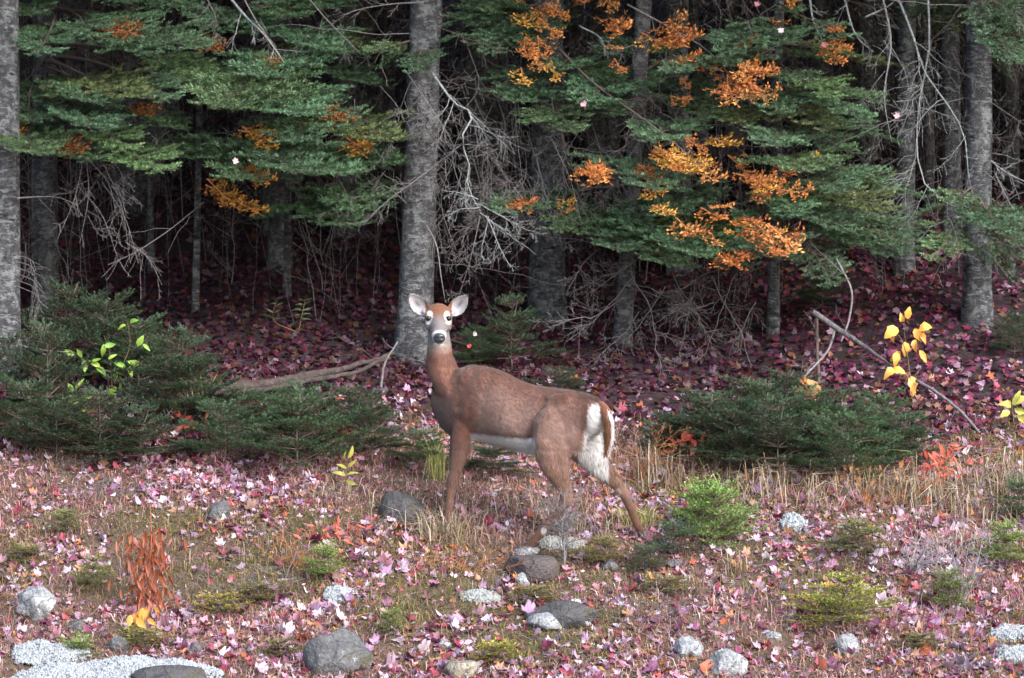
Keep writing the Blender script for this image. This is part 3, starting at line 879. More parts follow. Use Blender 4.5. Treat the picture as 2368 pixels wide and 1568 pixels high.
for s in range(30):
    u0 = random.choice([random.uniform(1010, 1240), random.uniform(1010, 1240), random.uniform(1300, 1560)]); v0 = random.uniform(90, 420)
    key = 'main' if u0 < 1150 else ('second' if u0 < 1400 else 'slant')
    dead_branch(e(key), [(u0, v0, 24.2), (u0 + random.uniform(-60, 60), v0 + random.uniform(60, 120), 23.9), (u0 + random.uniform(-120, 120), v0 + random.uniform(150, 280), 23.7)], 0.005, 2, 6, 'dead_wood', 300 + s, down=.15)
for s, (u0, v0) in enumerate([(250, 230), (300, 250), (340, 240), (400, 200), (540, 210), (820, 230), (880, 200), (900, 380), (60, 560), (760, 380)]):
    dead_branch(e('left' if u0 < 450 else 'mid'), [(u0, v0, 24.0), (u0 + random.uniform(-50, 50), v0 + random.uniform(50, 90), 23.8), (u0 + random.uniform(-90, 90), v0 + random.uniform(110, 190), 23.6)], 0.0045, 2, 6, 'dead_wood', 330 + s, down=.15)
# lichened branches on the right
dead_branch(e('rightdark'), [(2070, -20, 24.0), (2110, 80, 23.8), (2140, 170, 23.7), (2190, 240, 23.6), (2225, 300, 23.6), (2240, 420, 23.6)], 0.011, 2, 9, 'lichen_wood', 90)
dead_branch(e('rightdark'), [(2145, -20, 23.9), (2148, 120, 23.8), (2128, 220, 23.7), (2120, 330, 23.7), (2135, 420, 23.6), (2190, 470, 23.5), (2290, 515, 23.4), (2370, 545, 23.4)], 0.0095, 2, 9, 'lichen_wood', 91)
dead_branch(e('rightdark'), [(2040, -10, 24.0), (2060, 90, 23.9), (2045, 230, 23.8), (2062, 330, 23.8)], 0.009, 2, 8, 'lichen_wood', 92)
dead_branch(e('rightdark'), [(1950, -10, 24.1), (1985, 90, 24.0), (2020, 120, 23.9)], 0.010, 2, 5, 'lichen_wood', 93)
dead_branch(e('rightdark'), [(1870, -20, 24.1), (1885, 60, 24.0), (1900, 90, 24.0)], 0.012, 2, 5, 'lichen_wood', 94)
dead_branch(e('right'), [(2230, 300, 23.9), (2290, 370, 23.8), (2330, 400, 23.7), (2370, 420, 23.7)], 0.010, 2, 6, 'lichen_wood', 95)
dead_branch(e('right'), [(2200, 120, 24.2), (2250, 200, 24.0), (2370, 290, 23.8)], 0.008, 2, 6, 'dead_wood', 96)
dead_branch(e('right'), [(2300, 400, 23.9), (2340, 480, 23.8), (2368, 530, 23.7)], 0.009, 2, 6, 'dead_wood', 97)
dead_branch(e('rightdark'), [(2000, 40, 24.0), (2060, 10, 24.0), (2090, -20, 24.0)], 0.009, 2, 5, 'lichen_wood', 98)
dead_branch(e('right'), [(2240, 560, 23.6), (2290, 590, 23.5), (2330, 640, 23.4)], 0.006, 2, 6, 'lichen_wood', 99)
# top left and left
dead_branch(e('mid'), [(520, -20, 23.6), (570, 40, 23.5), (615, 85, 23.4), (660, 150, 23.4)], 0.012, 2, 5, 'lichen_wood', 100)
dead_branch(e('mid'), [(560, -10, 23.5), (600, 60, 23.4), (640, 110, 23.3)], 0.008, 2, 5, 'dead_wood', 101)
dead_branch(e('mid'), [(470, -20, 23.7), (500, 50, 23.6), (490, 90, 23.5)], 0.006, 2, 6, 'dead_wood', 102)
dead_branch(e('mid'), [(700, -20, 23.9), (760, 50, 23.8), (830, 120, 23.7)], 0.009, 2, 5, 'dead_wood', 103)
dead_branch(e('main'), [(980, 5, 23.8), (900, 10, 23.8), (820, 25, 23.8), (780, 40, 23.8)], 0.010, 2, 5, 'dead_wood', 104)
dead_branch(e('thin'), [(470, 468, 23.9), (380, 540, 23.5), (300, 590, 23.2), (250, 612, 23.0)], 0.008, 1, 5, 'dead_wood', 105)
for s, (a, b) in enumerate([((200, 370), (185, 560)), ((210, 375), (270, 500)), ((230, 400), (290, 490)), ((235, 420), (320, 610)), ((180, 430), (270, 590)), ((190, 380), (130, 560)), ((290, 560), (375, 660)), ((240, 380), (300, 600)), ((260, 370), (285, 480))]):
    dead_branch(e('left'), [(a[0], a[1], 23.4), ((a[0] + b[0]) / 2 + 12, (a[1] + b[1]) / 2 - 10, 23.2), (b[0], b[1], 23.1)], 0.0045, 2, 4, 'dead_wood', 110 + s)
dead_branch(e('edge'), [(40, 458, TREES['edge']['d'] - .1), (110, 455, 23.3), (140, 458, 23.2), (180, 475, 23.1)], 0.009, 1, 4, 'dead_wood', 125)
for s in range(6):
    dead_branch(e('edge'), [(38, 590 + 14 * s, TREES['edge']['d'] - .1), (70 + 4 * s, 600 + 18 * s, 23.0), (80 + random.uniform(-20, 12), 680 + 14 * s, 23.0)], 0.0035, 1, 4, 'dead_wood', 130 + s)
# fine dead side twigs all the way up the shaded trunks
for key in ('left', 'mid', 'main', 'second', 'shade', 'dim', 'slant', 'high', 'farright', 'right', 'rightgrey', 'farmid', 'rightdark', 'farright3', 'farmid2', 'pole', 'midback', 'leftback', 'farright2', 'rightedge'):
    T = TREES[key]
    for s in range(16 if key not in ('main', 'second') else 7):
        h = random.uniform(0.5, 3.4)
        p0 = np.array([T['base'][0] + T['lean'] * h, T['base'][1], T['base'][2] + h])
        a = random.uniform(math.pi, 2 * math.pi)
        ln = random.uniform(0.5, 1.3)
        p1 = p0 + np.array([math.cos(a), math.sin(a) * .7, random.uniform(-.45, .25)]) * ln
        mb = MB(); rr = np.random.default_rng(random.randrange(10 ** 6))
        twiggy(mb, p0, p1, 0.0045, 2, rr, 6, 0.15, 0.3)
        link('branch', mb.mesh('branch', MAT['dead_wood' if s % 3 else 'twig_dark']), T['e'])

# ------------------------------------------------------------------ the deep wood behind and to both sides (one mass of trunks and crowns)
r = np.random.default_rng(77)
mbt = MB(); cr = MB()
spots = []
for i in range(210):
    x = r.uniform(-17, 17); y = r.uniform(29, 62)
    if i >= 150: x = r.uniform(-5.5, 5.5); y = r.uniform(27.5, 40)
    if i < 46: x = r.choice([-1, 1]) * r.uniform(4.6, 11); y = r.uniform(23.5, 36)
    spots.append((x, y))
for x, y in spots:
    z = float(ground_z(x, y)); h = r.uniform(7, 10); rad = r.uniform(.025, .13)
    n = 7; hh = np.linspace(-.2, h, n)
    pts = np.stack([x + r.normal(0, .02) * hh, np.full(n, y), z + hh], 1)
    v, t = tube(pts, np.linspace(rad, rad * .35, n), 7)
    mbt.add(v, t)
    n = 900 if len(cr.v) < 150 else 1
    hf = r.random(n) ** 1.2; rr = (1.9 * (1 - hf) + .1) * np.sqrt(r.random(n)); a = r.uniform(0, 6.283, n)
    z0 = max(z + 2.2, HC + 0.047 * y + 0.6) if y < 36 else z + 2.0
    c = np.stack([x + rr * np.cos(a), y + rr * np.sin(a), z0 + hf * 6.5 - .2 * rr], 1)
    o = unit(np.stack([np.cos(a), np.sin(a), np.full(n, -.3)], 1) + r.normal(0, .3, (n, 3))); sd = unit(np.cross(o, np.array([0, 0, 1.])))
    l = r.uniform(.18, .34, n)[:, None]; w = r.uniform(.08, .14, n)[:, None]
    v = np.stack([c - o * l, c + sd * w, c + o * l, c - sd * w], 1).reshape(-1, 3); k = np.arange(n)[:, None] * 4
    cr.add(v, np.concatenate([k + np.array([[0, 1, 2]]), k + np.array([[0, 2, 3]])]), tone=np.repeat(r.uniform(.6, 1.2, n), 4), dry=np.repeat(r.uniform(0, .3, n), 4))
fw = link('far_woods', mbt.mesh('far_woods', MAT['bark_dark'], True))
tag(fw, 'dim mass of trunks and boughs deep in the wood', kind='stuff')
fc = link('foliage', cr.mesh('foliage', MAT['needle']), fw); fc.color = (0.035, 0.075, 0.04, 1); fc['kind'] = 'stuff'
# uncountable fine dead stems and twigs in the shade
mb = MB()
for i in range(560):
    x = r.uniform(-4.6, 4.6); y = r.uniform(24.6, 33)
    z = float(ground_z(x, y)); h = r.uniform(.5, 3.2)
    twiggy(mb, (x, y, z - .05), (x + r.normal(0, .25) * h * .5, y + r.normal(0, .2), z + h), r.choice([.0018, .0025, .006], p=[.5, .35, .15]), 1, r, 7, .10, .1)
tw = link('undergrowth', mb.mesh('undergrowth', MAT['dead_wood'])); tag(tw, 'tangle of thin dead stems in the shade of the wood', kind='stuff')
# ------------------------------------------------------------------ the deer
YAW = math.radians(30)
AX = np.array([-math.cos(YAW), math.sin(YAW), 0.0])       # rump -> chest
NEAR = np.array([-math.sin(YAW), -math.cos(YAW), 0.0])    # towards its left flank, the side we see
ZUP = np.array([0, 0, 1.0]); XR = np.array([1.0, 0, 0]); YF = np.array([0, 1.0, 0])
D0 = 20.12


def axd(u):                     # distance of the body axis below column u
    return D0 + 0.30 - (u - 1010) / 390.0 * 0.58


def B(u, v, off=0.0):
    """On the body axis plane at (u, v); off metres towards the near flank (moved along the line of sight)."""
    return P(u, v, axd(u) - off * math.cos(YAW))


parts = []
m = lambda px: M(px, D0)
# trunk of the body: (u, top, bottom, half width in metres)
torso = [(1003, 905, 935, 0.03), (1010, 890, 962, 0.06), (1026, 876, 992, 0.085), (1052, 854, 1014, 0.112), (1090, 842, 1020, 0.128), (1125, 846, 1026, 0.140), (1160, 857, 1034, 0.154), (1198, 877, 1044, 0.158),
         (1232, 889, 1050, 0.138), (1275, 895, 1050, 0.125), (1315, 900, 1040, 0.125), (1350, 907, 1025, 0.12), (1378, 918, 1005, 0.11), (1396, 934, 985, 0.075), (1404, 948, 968, 0.035)]
cen = [B(u, (a + b) / 2) for u, a, b, w in torso]
_s = np.concatenate([[0], np.cumsum([np.linalg.norm(cen[i + 1] - cen[i]) for i in range(len(cen) - 1)])]); _s /= _s[-1]
_q = np.linspace(0, 1, 60)
parts.append(loft(resample(cen, 60), NEAR[None] * np.interp(_q, _s, [t[3] for t in torso])[:, None],
                  ZUP[None] * np.interp(_q, _s, [m((t[2] - t[1]) / 2) for t in torso])[:, None], 36))
# neck, upright, turning back over the shoulder
hd = axd(1014) - 0.02
neck = [(1085, 925, 0.02, 62, .115), (1060, 905, 0.02, 54, .115), (1039, 878, 0.015, 44, .105), (1024, 850, 0.01, 36, .09), (1017, 822, 0.004, 30, .08), (1016, 796, 0.012, 27.5, .078), (1014, 768, 0.03, 24, .072), (1014, 742, 0.03, 24, .06)]
cen = [P(u, v, hd + o + (axd(u) - axd(1014)) * 0.9) for u, v, o, w, dd in neck]
parts.append(loft(cen, [XR * m(n[3]) for n in neck], [YF * n[4] for n in neck], 28))
# head, facing the camera
head = [(1014, 732, .085, 14, 13), (1014, 731, .06, 25, 25), (1014, 732, .02, 31, 31), (1014, 735, -.02, 32, 32), (1014, 742, -.055, 28, 29), (1014.5, 753, -.09, 20.5, 25), (1015, 764, -.12, 17, 22),
        (1015.5, 773, -.15, 16.5, 20), (1016, 780, -.175, 15.5, 17.5), (1016, 783, -.19, 12, 13), (1016, 784, -.197, 6, 7)]
parts.append(loft([P(a, b, hd + o) for a, b, o, w, h in head], [XR * m(h[3]) for h in head], [ZUP * m(h[4]) for h in head], 28))
for s in (-1, 1):
    parts.append(ellipsoid(P(1014 + s * 22, 727, hd - .048), (m(11), .022, m(7.5))))            # brow
    parts.append(ellipsoid(P(1014 + s * 21, 752, hd - .045), (m(10), .04, m(14))))              # cheek
# shoulder, elbow, brisket, thighs
parts.append(ellipsoid(B(1088, 925, .075), (m(36), .065, m(76))))
parts.append(ellipsoid(B(1078, 985, .075), (m(25), .055, m(44))))
parts.append(ellipsoid(B(1092, 925, -.075), (m(36), .065, m(76))))
parts.append(ellipsoid(B(1044, 950, .01), (m(26), .09, m(52))))
TH = B(1298, 985, .085)
_t = ICO[4][0] * np.array([m(68), .078, m(76)])
parts.append((TH + _t[:, :1] * -AX + _t[:, 1:2] * NEAR + _t[:, 2:] * ZUP, ICO[4][1]))
_t = ICO[4][0] * np.array([m(56), .07, m(72)])
TF = B(1330, 995, -.075) + np.array([.03, 0, 0])
parts.append((TF + _t[:, :1] * -AX + _t[:, 1:2] * NEAR + _t[:, 2:] * ZUP, ICO[4][1]))


def limb(pts, n=34):
    """pts: (world point, half width px, half depth in m)."""
    c = resample([p[0] for p in pts], n)
    q = np.linspace(0, 1, n); s = np.concatenate([[0], np.cumsum([np.linalg.norm(pts[i + 1][0] - pts[i][0]) for i in range(len(pts) - 1)])]); s /= s[-1]
    a = np.interp(q, s, [p[1] for p in pts]); b = np.interp(q, s, [p[2] for p in pts])
    d, sd, nn = frames(c)
    side = unit(XR - d * (d @ XR)[:, None]); dep = np.cross(d, side)
    a = np.array([m(x) for x in a])
    pre = [c[0] - d[0] * a[0] * k for k in (.9, .75, .45)]
    c = np.concatenate([pre, c]); side = np.concatenate([side[:1]] * 3 + [side]); dep = np.concatenate([dep[:1]] * 3 + [dep])
    a = np.concatenate([a[0] * np.array([.2, .6, .88]), a]); b = np.concatenate([b[0] * np.array([.2, .6, .88]), b])
    parts.append(loft(c, side * a[:, None], dep * b[:, None], 18))


hoof_spots = {}
FH = {'nf': G(1029, 1240), 'nh': G(1203, 1284), 'fh': G(1489, 1246)}


def lp(u, v, d):
    return P(u, v, d)


# near fore leg
dsh = axd(1075) - .075; dh = FH['nf'][1]
dd = lambda t, a, b: a + (b - a) * t
limb([(lp(1080, 965, dsh), 30, .05), (lp(1070, 1005, dd(.15, dsh, dh)), 26, .045), (lp(1062, 1052, dd(.35, dsh, dh)), 20, .036), (lp(1053, 1090, dd(.55, dsh, dh)), 13.5, .026), (lp(1046, 1118, dd(.65, dsh, dh)), 13, .026),
      (lp(1041, 1150, dd(.75, dsh, dh)), 9, .018), (lp(1036, 1192, dd(.9, dsh, dh)), 8, .016), (lp(1033, 1212, dd(.95, dsh, dh)), 9.5, .019), (lp(1030, 1228, dh), 9, .018), (lp(1029, 1238, dh - .01), 9, .022)])
# far fore leg, a little behind it
off = NEAR * -0.15 + AX * -0.02
fo = []
for (u, v, hw, hd2) in [(1084, 965, 30, .05), (1076, 1005, 24, .042), (1068, 1052, 18, .034), (1062, 1092, 13, .025), (1056, 1118, 12.5, .025), (1052, 1150, 9, .018), (1048, 1192, 8, .016), (1046, 1212, 9, .019), (1043, 1226, 9, .018)]:
    p = lp(u - 11, v, dsh + .17)
    fo.append((p, hw, hd2))
zg = float(ground_z(fo[-1][0][0], fo[-1][0][1])); fo[-1][0][2] = zg + .02; FH['ff'] = np.array([fo[-1][0][0], fo[-1][0][1], zg])
limb(fo)
# near hind leg, forward under the belly
dt = axd(1280) - .12; dh = FH['nh'][1]
limb([(lp(1290, 990, dt), 58, .075), (lp(1280, 1035, dt), 48, .07), (lp(1282, 1070, dd(.15, dt, dh)), 36, .055), (lp(1296, 1105, dd(.3, dt, dh)), 23, .036), (lp(1308, 1135, dd(.45, dt, dh)), 16, .026), (lp(1310, 1158, dd(.55, dt, dh)), 15, .028),
      (lp(1296, 1180, dd(.65, dt, dh)), 11.5, .022), (lp(1272, 1207, dd(.8, dt, dh)), 10, .018), (lp(1253, 1230, dd(.9, dt, dh)), 11.5, .021), (lp(1235, 1250, dd(.95, dt, dh)), 10, .019), (lp(1216, 1272, dh), 9.5, .02), (lp(1205, 1282, dh), 9, .022)])
# far hind leg, stretched back
df = axd(1340) + .06; dh = FH['fh'][1]
limb([(lp(1350, 1000, df), 44, .075), (lp(1362, 1040, df), 38, .065), (lp(1384, 1076, dd(.2, df, dh)), 27, .045), (lp(1410, 1102, dd(.35, df, dh)), 19, .032), (lp(1432, 1126, dd(.5, df, dh)), 15, .026), (lp(1443, 1142, dd(.55, df, dh)), 13.5, .024),
      (lp(1455, 1168, dd(.7, df, dh)), 10.5, .02), (lp(1468, 1200, dd(.85, df, dh)), 9, .017), (lp(1475, 1216, dd(.9, df, dh)), 10, .019), (lp(1482, 1230, dh), 9, .018), (lp(1488, 1244, dh), 9, .021)])
# ears: cupped shells
for s, (base, tip) in enumerate([((986, 726), (944, 677)), ((1043, 727), (1083, 680))]):
    b = P(*base, hd + .015); t_ = P(*tip, hd + .005)
    ax = unit(t_ - b); L = np.linalg.norm(t_ - b)
    cr_ = unit(np.cross(ax, YF)); bk = np.cross(cr_, ax); bk = bk if bk[1] > 0 else -bk
    n1, n2 = 16, 15
    a = np.linspace(0, 1, n1); w = 0.048 * np.sin(np.clip(a * 1.02 + .04, 0, 1) ** 0.85 * math.pi) ** 0.72 * (1 - .12 * a) + .004
    q = np.linspace(-1, 1, n2)
    out = []
    for side_ in (0, 1):
        g = b[None, None] + ax * (a * L * 1.0)[:, None, None] + cr_ * (w[:, None] * np.sin(q * 1.45)[None, :])[:, :, None] \
            + bk * ((w[:, None] * (np.cos(q * 1.45)[None, :] * 0.75)) * 1.0 - 0.015 + side_ * 0.011)[:, :, None]
        out.append(g.reshape(-1, 3))
    V = np.concatenate(out); N = n1 * n2
    i = np.arange(n1 - 1)[:, None] * n2; j = np.arange(n2 - 1)[None, :]
    qd = np.stack([i + j, i + j + 1, i + n2 + j + 1, i + n2 + j], -1).reshape(-1, 4)
    T = [qd[:, [0, 1, 2]], qd[:, [0, 2, 3]], N + qd[:, [0, 2, 1]], N + qd[:, [0, 3, 2]]]
    rim = [k for k in range(n2)] + [k * n2 + n2 - 1 for k in range(1, n1)] + [(n1 - 1) * n2 + k for k in range(n2 - 2, -1, -1)] + [k * n2 for k in range(n1 - 2, 0, -1)]
    rim = np.array(rim); nx2 = np.roll(rim, -1)
    T += [np.stack([rim, N + rim, N + nx2], 1), np.stack([rim, N + nx2, nx2], 1)]
    parts.append((V, np.concatenate(T)))
    parts.append(tube([P(1014 + (base[0] - 1014) * .55, base[1] + 6, hd + .02), b, b + ax * L * .18], [.022, .021, .014], 10))

mb = MB()
for v, t in parts: mb.add(v, t)
tmp = link('deer_body', mb.mesh('deer_body', None))
rm = tmp.modifiers.new('r', 'REMESH'); rm.mode = 'VOXEL'; rm.voxel_size = 0.0055
sm = tmp.modifiers.new('s', 'SMOOTH'); sm.factor = 0.5; sm.iterations = 5
dg = bpy.context.evaluated_depsgraph_get()
ev = tmp.evaluated_get(dg); me = bpy.data.meshes.new_from_object(ev)
bpy.data.objects.remove(tmp)
nv = len(me.vertices)
co = np.empty(nv * 3, np.float32); me.vertices.foreach_get('co', co); co = co.reshape(-1, 3).astype(float)
me.calc_loop_triangles() if hasattr(me, 'calc_loop_triangles') else None
tri = np.empty(len(me.loop_triangles) * 3, np.int32); me.loop_triangles.foreach_get('vertices', tri); tri = tri.reshape(-1, 3)
bpy.data.meshes.remove(me)
fn = np.cross(co[tri[:, 1]] - co[tri[:, 0]], co[tri[:, 2]] - co[tri[:, 0]])
vn = np.zeros_like(co)
for k in range(3): np.add.at(vn, tri[:, k], fn)
vn = unit(vn)
print('deer verts', nv)

# even out the joints of shoulder, thigh and legs; the head keeps its detail
ed = np.unique(np.sort(np.concatenate([tri[:, [0, 1]], tri[:, [1, 2]], tri[:, [2, 0]]]), axis=1), axis=0)
deg = np.zeros(nv); np.add.at(deg, ed[:, 0], 1); np.add.at(deg, ed[:, 1], 1)
U, V = uv_of(co)
wgt = smooth(800, 850, V) * smooth(1110, 1060, V)
wgt = np.maximum(wgt, .25 * (V > 1000))[:, None] * .6
for it in range(24):
    acc = np.zeros_like(co)
    for k in range(3):
        acc[:, k] = np.bincount(ed[:, 0], co[ed[:, 1], k], nv) + np.bincount(ed[:, 1], co[ed[:, 0], k], nv)
    lap = acc / deg[:, None] - co
    co = co + wgt * lap * (1.0 if it % 2 == 0 else -.93)
def normals():
    f = np.cross(co[tri[:, 1]] - co[tri[:, 0]], co[tri[:, 2]] - co[tri[:, 0]])
    q = np.zeros_like(co)
    for k in range(3): np.add.at(q, tri[:, k], f)
    return f, unit(q)


fn, vn = normals()


# muscle and bone under the skin of the near side
def near_line(pts):
    p = np.array(pts, float); best = np.full(nv, 1e9)
    for a, b in zip(p[:-1], p[1:]):
        d = b - a; t = np.clip(((U - a[0]) * d[0] + (V - a[1]) * d[1]) / (d @ d), 0, 1)
        best = np.minimum(best, np.hypot(U - a[0] - t * d[0], V - a[1] - t * d[1]))
    return best


U, V = uv_of(co)
facing = smooth(.15, .6, -(vn @ YF))
push = np.zeros(nv)
for pts, sg, amp in [([(1112, 862), (1092, 905), (1074, 958)], 13, .009), ([(1132, 880), (1118, 930), (1104, 990)], 12, -.006), ([(1048, 858), (1066, 892), (1058, 940)], 9, -.006),
                     ([(1258, 925), (1240, 948), (1230, 975), (1226, 1012)], 7, -.017), ([(1268, 945), (1250, 985), (1248, 1020)], 13, .008), ([(1214, 925), (1206, 960)], 22, -.010),
                     ([(1290, 906), (1300, 912)], 15, .008), ([(1340, 940), (1345, 990)], 12, -.006), ([(1160, 985), (1190, 995)], 32, .008), ([(1100, 990), (1094, 1016)], 6, -.009),
                     ([(1150, 920), (1142, 990)], 5, .0007), ([(1166, 922), (1160, 995)], 5, .0007), ([(1182, 925), (1178, 1000)], 5, .0006), ([(1150, 868), (1205, 892), (1270, 905)], 10, -.004),
                     ([(1068, 985), (1060, 1040)], 8, .005), ([(1275, 1020), (1290, 1075)], 10, -.005), ([(1308, 1040), (1306, 1100)], 8, .005), ([(1010, 830), (1030, 900)], 10, .004)]:
    push += amp * np.exp(-(near_line(pts) / sg) ** 2)
push += .0035 * (vnoise(U * .03, V * .03, 51) + .6 * vnoise(U * .08, V * .08, 52)) * (V > 830)
co = co + vn * (push * facing)[:, None]
fn, vn = normals()

# coat: the animal's own markings, with some shade on chest and face painted in
U, V = uv_of(co)
side = (co - B(1200, 950)) @ NEAR                  # metres towards the near flank
nz = vnoise(U * .05, V * .05, 41) + .5 * vnoise(U * .15, V * .15, 42)
fine = vnoise(U * .5, V * .5, 43)


def paint(c, mask, col):
    mk = np.clip(mask, 0, 1)[:, None]
    return c * (1 - mk) + np.array(col) * mk


c = np.tile(np.array([0.27, 0.122, 0.086]), (nv, 1))
back = np.interp(U, [990, 1055, 1090, 1156, 1206, 1274, 1341, 1388, 1402], [800, 822, 842, 854, 881, 895, 905, 925, 942])
below = V - back
c = paint(c, smooth(18, 75, below + 22 * nz) * smooth(1085, 1115, U), (0.41, 0.25, 0.20))          # greyer flank
c = paint(c, .55 * smooth(-.1, .35, nz) * smooth(1110, 1140, U) * smooth(930, 970, V) * smooth(1030, 1000, V), (0.52, 0.37, 0.33))
c = paint(c, .4 * smooth(.0, .4, vnoise(U * .11 + V * .05, V * .02, 45)) * smooth(850, 880, V) * smooth(1010, 960, V) * smooth(1090, 1110, U), (0.17, 0.085, 0.06))
c = paint(c, 0.75 * smooth(26, 2, below + 12 * nz) * smooth(1060, 1100, U), (0.15, 0.060, 0.034))          # rusty back
c = paint(c, 0.5 * smooth(-.05, .35, nz) * smooth(1040, 1090, U) * smooth(1180, 1120, U) * smooth(960, 900, V), (0.13, 0.068, 0.05))
c = paint(c, 0.8 * smooth(1062, 1030, U + 14 * nz) * smooth(900, 940, V) * smooth(1012, 985, V), (0.105, 0.082, 0.085))   # dusky brisket, deepened by the chest's shadow put into the colour
c = paint(c, 0.6 * smooth(1000, 1040, V) * smooth(1110, 1095, U), (0.20, 0.125, 0.10))
hindleg = smooth(1060, 1100, V) * smooth(1200, 1230, U)
c = paint(c, 0.8 * hindleg, (0.30, 0.175, 0.125))
c = paint(c, 0.9 * smooth(1150, 1190, V) * smooth(1180, 1200, U), (0.22, 0.105, 0.062))
white = (0.85, 0.84, 0.83)
bl = np.interp(U, [1085, 1100, 1150, 1200, 1235, 1250], [1001, 1001, 1007, 1012, 1012, 1012]) + 3 * fine
c = paint(c, 0.75 * smooth(-14, 0, V - bl + 4 * fine) * smooth(1085, 1110, U) * smooth(1240, 1225, U), (0.17, 0.075, 0.045))
belly = smooth(-2, 4, V - bl) * smooth(1083, 1092, U) * smooth(1240, 1232, U) * smooth(1075, 1068, V)
belly = belly * (side > -.06)
c = paint(c, belly, white)
c = paint(c, smooth(.6, .75, -vn @ ZUP) * smooth(1090, 1100, U) * smooth(1300, 1280, U) * smooth(1075, 1060, V), white)
# rump and inner thigh
wl = np.interp(V, [925, 935, 1000, 1040, 1095], [1370, 1362, 1348, 1336, 1330]); wr = np.interp(V, [925, 935, 1000, 1050, 1095], [1375, 1386, 1396, 1404, 1408])
rump = smooth(-3, 3, U - wl + 3 * fine) * smooth(3, -3, U - wr) * smooth(928, 936, V) * smooth(1106, 1092, V + .6 * (1380 - U))
c = paint(c, rump, white)
c = paint(c, 0.75 * smooth(-26, -4, U - wl) * (1 - rump) * smooth(930, 950, V) * smooth(1090, 1060, V) * smooth(1330, 1340, U), (0.26, 0.11, 0.06))
hock = np.exp(-(((U - 1428) / 11) ** 2 + ((V - 1138) / 12) ** 2))
c = paint(c, 0.9 * smooth(.4, .7, hock), (0.6, 0.48, 0.40))
c = paint(c, smooth(.4, .7, np.exp(-(((U - 1258) / 9) ** 2 + ((V - 1228) / 12) ** 2))), (0.65, 0.62, 0.6))
# head
hm = smooth(806, 796, V) * smooth(1120, 1110, U)
hmask = hm * (V < 812)
face = hmask * smooth(721, 745, V - .35 * np.abs(U - 1014)) * (co[:, 1] < hd + .03)
c = paint(c, hmask, (0.27, 0.165, 0.12))
c = paint(c, hmask * smooth(735, 720, V) * (np.abs(U - 1014) < 36), (0.27, 0.115, 0.062))
c = paint(c, face * smooth(31, 24, np.abs(U - 1014)), (0.29, 0.265, 0.26))
c = paint(c, .6 * face * smooth(-2, -14, U - 1014) * smooth(770, 755, V), (0.2, 0.19, 0.19))  # shadowed left half of the face, painted into the coat
for s in (-1, 1):
    de = np.minimum(np.sqrt(((U - (1014 + s * 19.5)) / 7.5) ** 2 + ((V - 730) / 11.0) ** 2), np.sqrt(((U - (1014 + s * 23)) / 7.0) ** 2 + ((V - 745) / 6.0) ** 2))
    c = paint(c, hmask * smooth(1.12, .88, de) * (co[:, 1] < hd + .02), (0.66, 0.64, 0.64))
dn = np.sqrt(((U - 1016) / 19) ** 2 + ((V - 781) / 17) ** 2)
c = paint(c, hmask * smooth(1.1, .92, dn) * (co[:, 1] < hd - .10), (0.72, 0.71, 0.71))
c = paint(c, hmask * smooth(789, 793, V) * (co[:, 1] < hd - .06), (0.68, 0.64, 0.62))
dn = np.sqrt(((U - 1016) / 13.5) ** 2 + ((V - 782) / 12) ** 2)
c = paint(c, hmask * smooth(1.08, .95, dn) * (co[:, 1] < hd - .14), (0.018, 0.02, 0.024))
c = paint(c, .7 * smooth(794, 800, V) * smooth(822, 808, V) * (np.abs(U - 1016) < 24) * (vn[:, 1] < .2), (0.42, 0.33, 0.29))
ear = (np.abs(U - 1014) > 30.5) & (V < 742) & (V > 660) & (np.abs(U - 1014) < 90)
inner = ear & (vn[:, 1] < -0.10)
c[ear] = (0.17, 0.115, 0.095)
eu = np.abs(U - 1014)
for s, (bu, bv, tu, tv) in enumerate([(986, 726, 944, 677), (1043, 727, 1083, 680)]):
    L = math.hypot(tu - bu, tv - bv); fx = ((U - bu) * (tu - bu) + (V - bv) * (tv - bv)) / L ** 2; fy = ((U - bu) * (tv - bv) - (V - bv) * (tu - bu)) / L
    sel = inner & ((U < 1014) if s == 0 else (U > 1014))
    hw = 48 / 408 * 0 + 19.5 * np.sin(np.clip(fx * 1.02 + .04, 0.001, 1) ** .85 * math.pi) ** .72
    edge = np.clip(smooth(.84, .96, fx) + smooth(.80, .98, np.abs(fy) / (hw + 1)), 0, 1)
    col = np.array([0.58, 0.57, 0.60])[None] * np.ones((nv, 1))
    col = col * (1 - .62 * np.exp(-((fx - .5) / .16) ** 2 - (fy / 4.5) ** 2))[:, None]
    col = col * (1 - edge[:, None]) + np.array([.06, .05, .05]) * edge[:, None]
    c[sel] = col[sel]
c = np.clip(np.where(c.mean(1) > .6, .62, .50)[:, None] * c * (1 + .16 * fine[:, None] + .10 * nz[:, None]), 0, .85)


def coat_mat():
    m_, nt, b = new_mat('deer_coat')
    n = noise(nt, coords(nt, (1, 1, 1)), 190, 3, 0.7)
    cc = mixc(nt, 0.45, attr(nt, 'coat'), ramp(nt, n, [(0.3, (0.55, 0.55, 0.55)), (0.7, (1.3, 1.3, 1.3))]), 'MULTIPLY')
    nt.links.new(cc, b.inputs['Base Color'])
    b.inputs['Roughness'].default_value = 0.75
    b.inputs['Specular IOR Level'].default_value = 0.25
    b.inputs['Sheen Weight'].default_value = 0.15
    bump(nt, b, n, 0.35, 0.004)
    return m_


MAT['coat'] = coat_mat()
dloc = np.array([*(FH['nf'][:2] + FH['fh'][:2]) / 2, 0]); dloc[2] = float(ground_z(dloc[0], dloc[1]))
deer = empty('deer', dloc, 'brown white-tailed doe standing on the verge, looking at the camera', 'deer')
body = link('body', make_mesh('body', co, tri, MAT['coat'], {'coat': c}, True), deer)


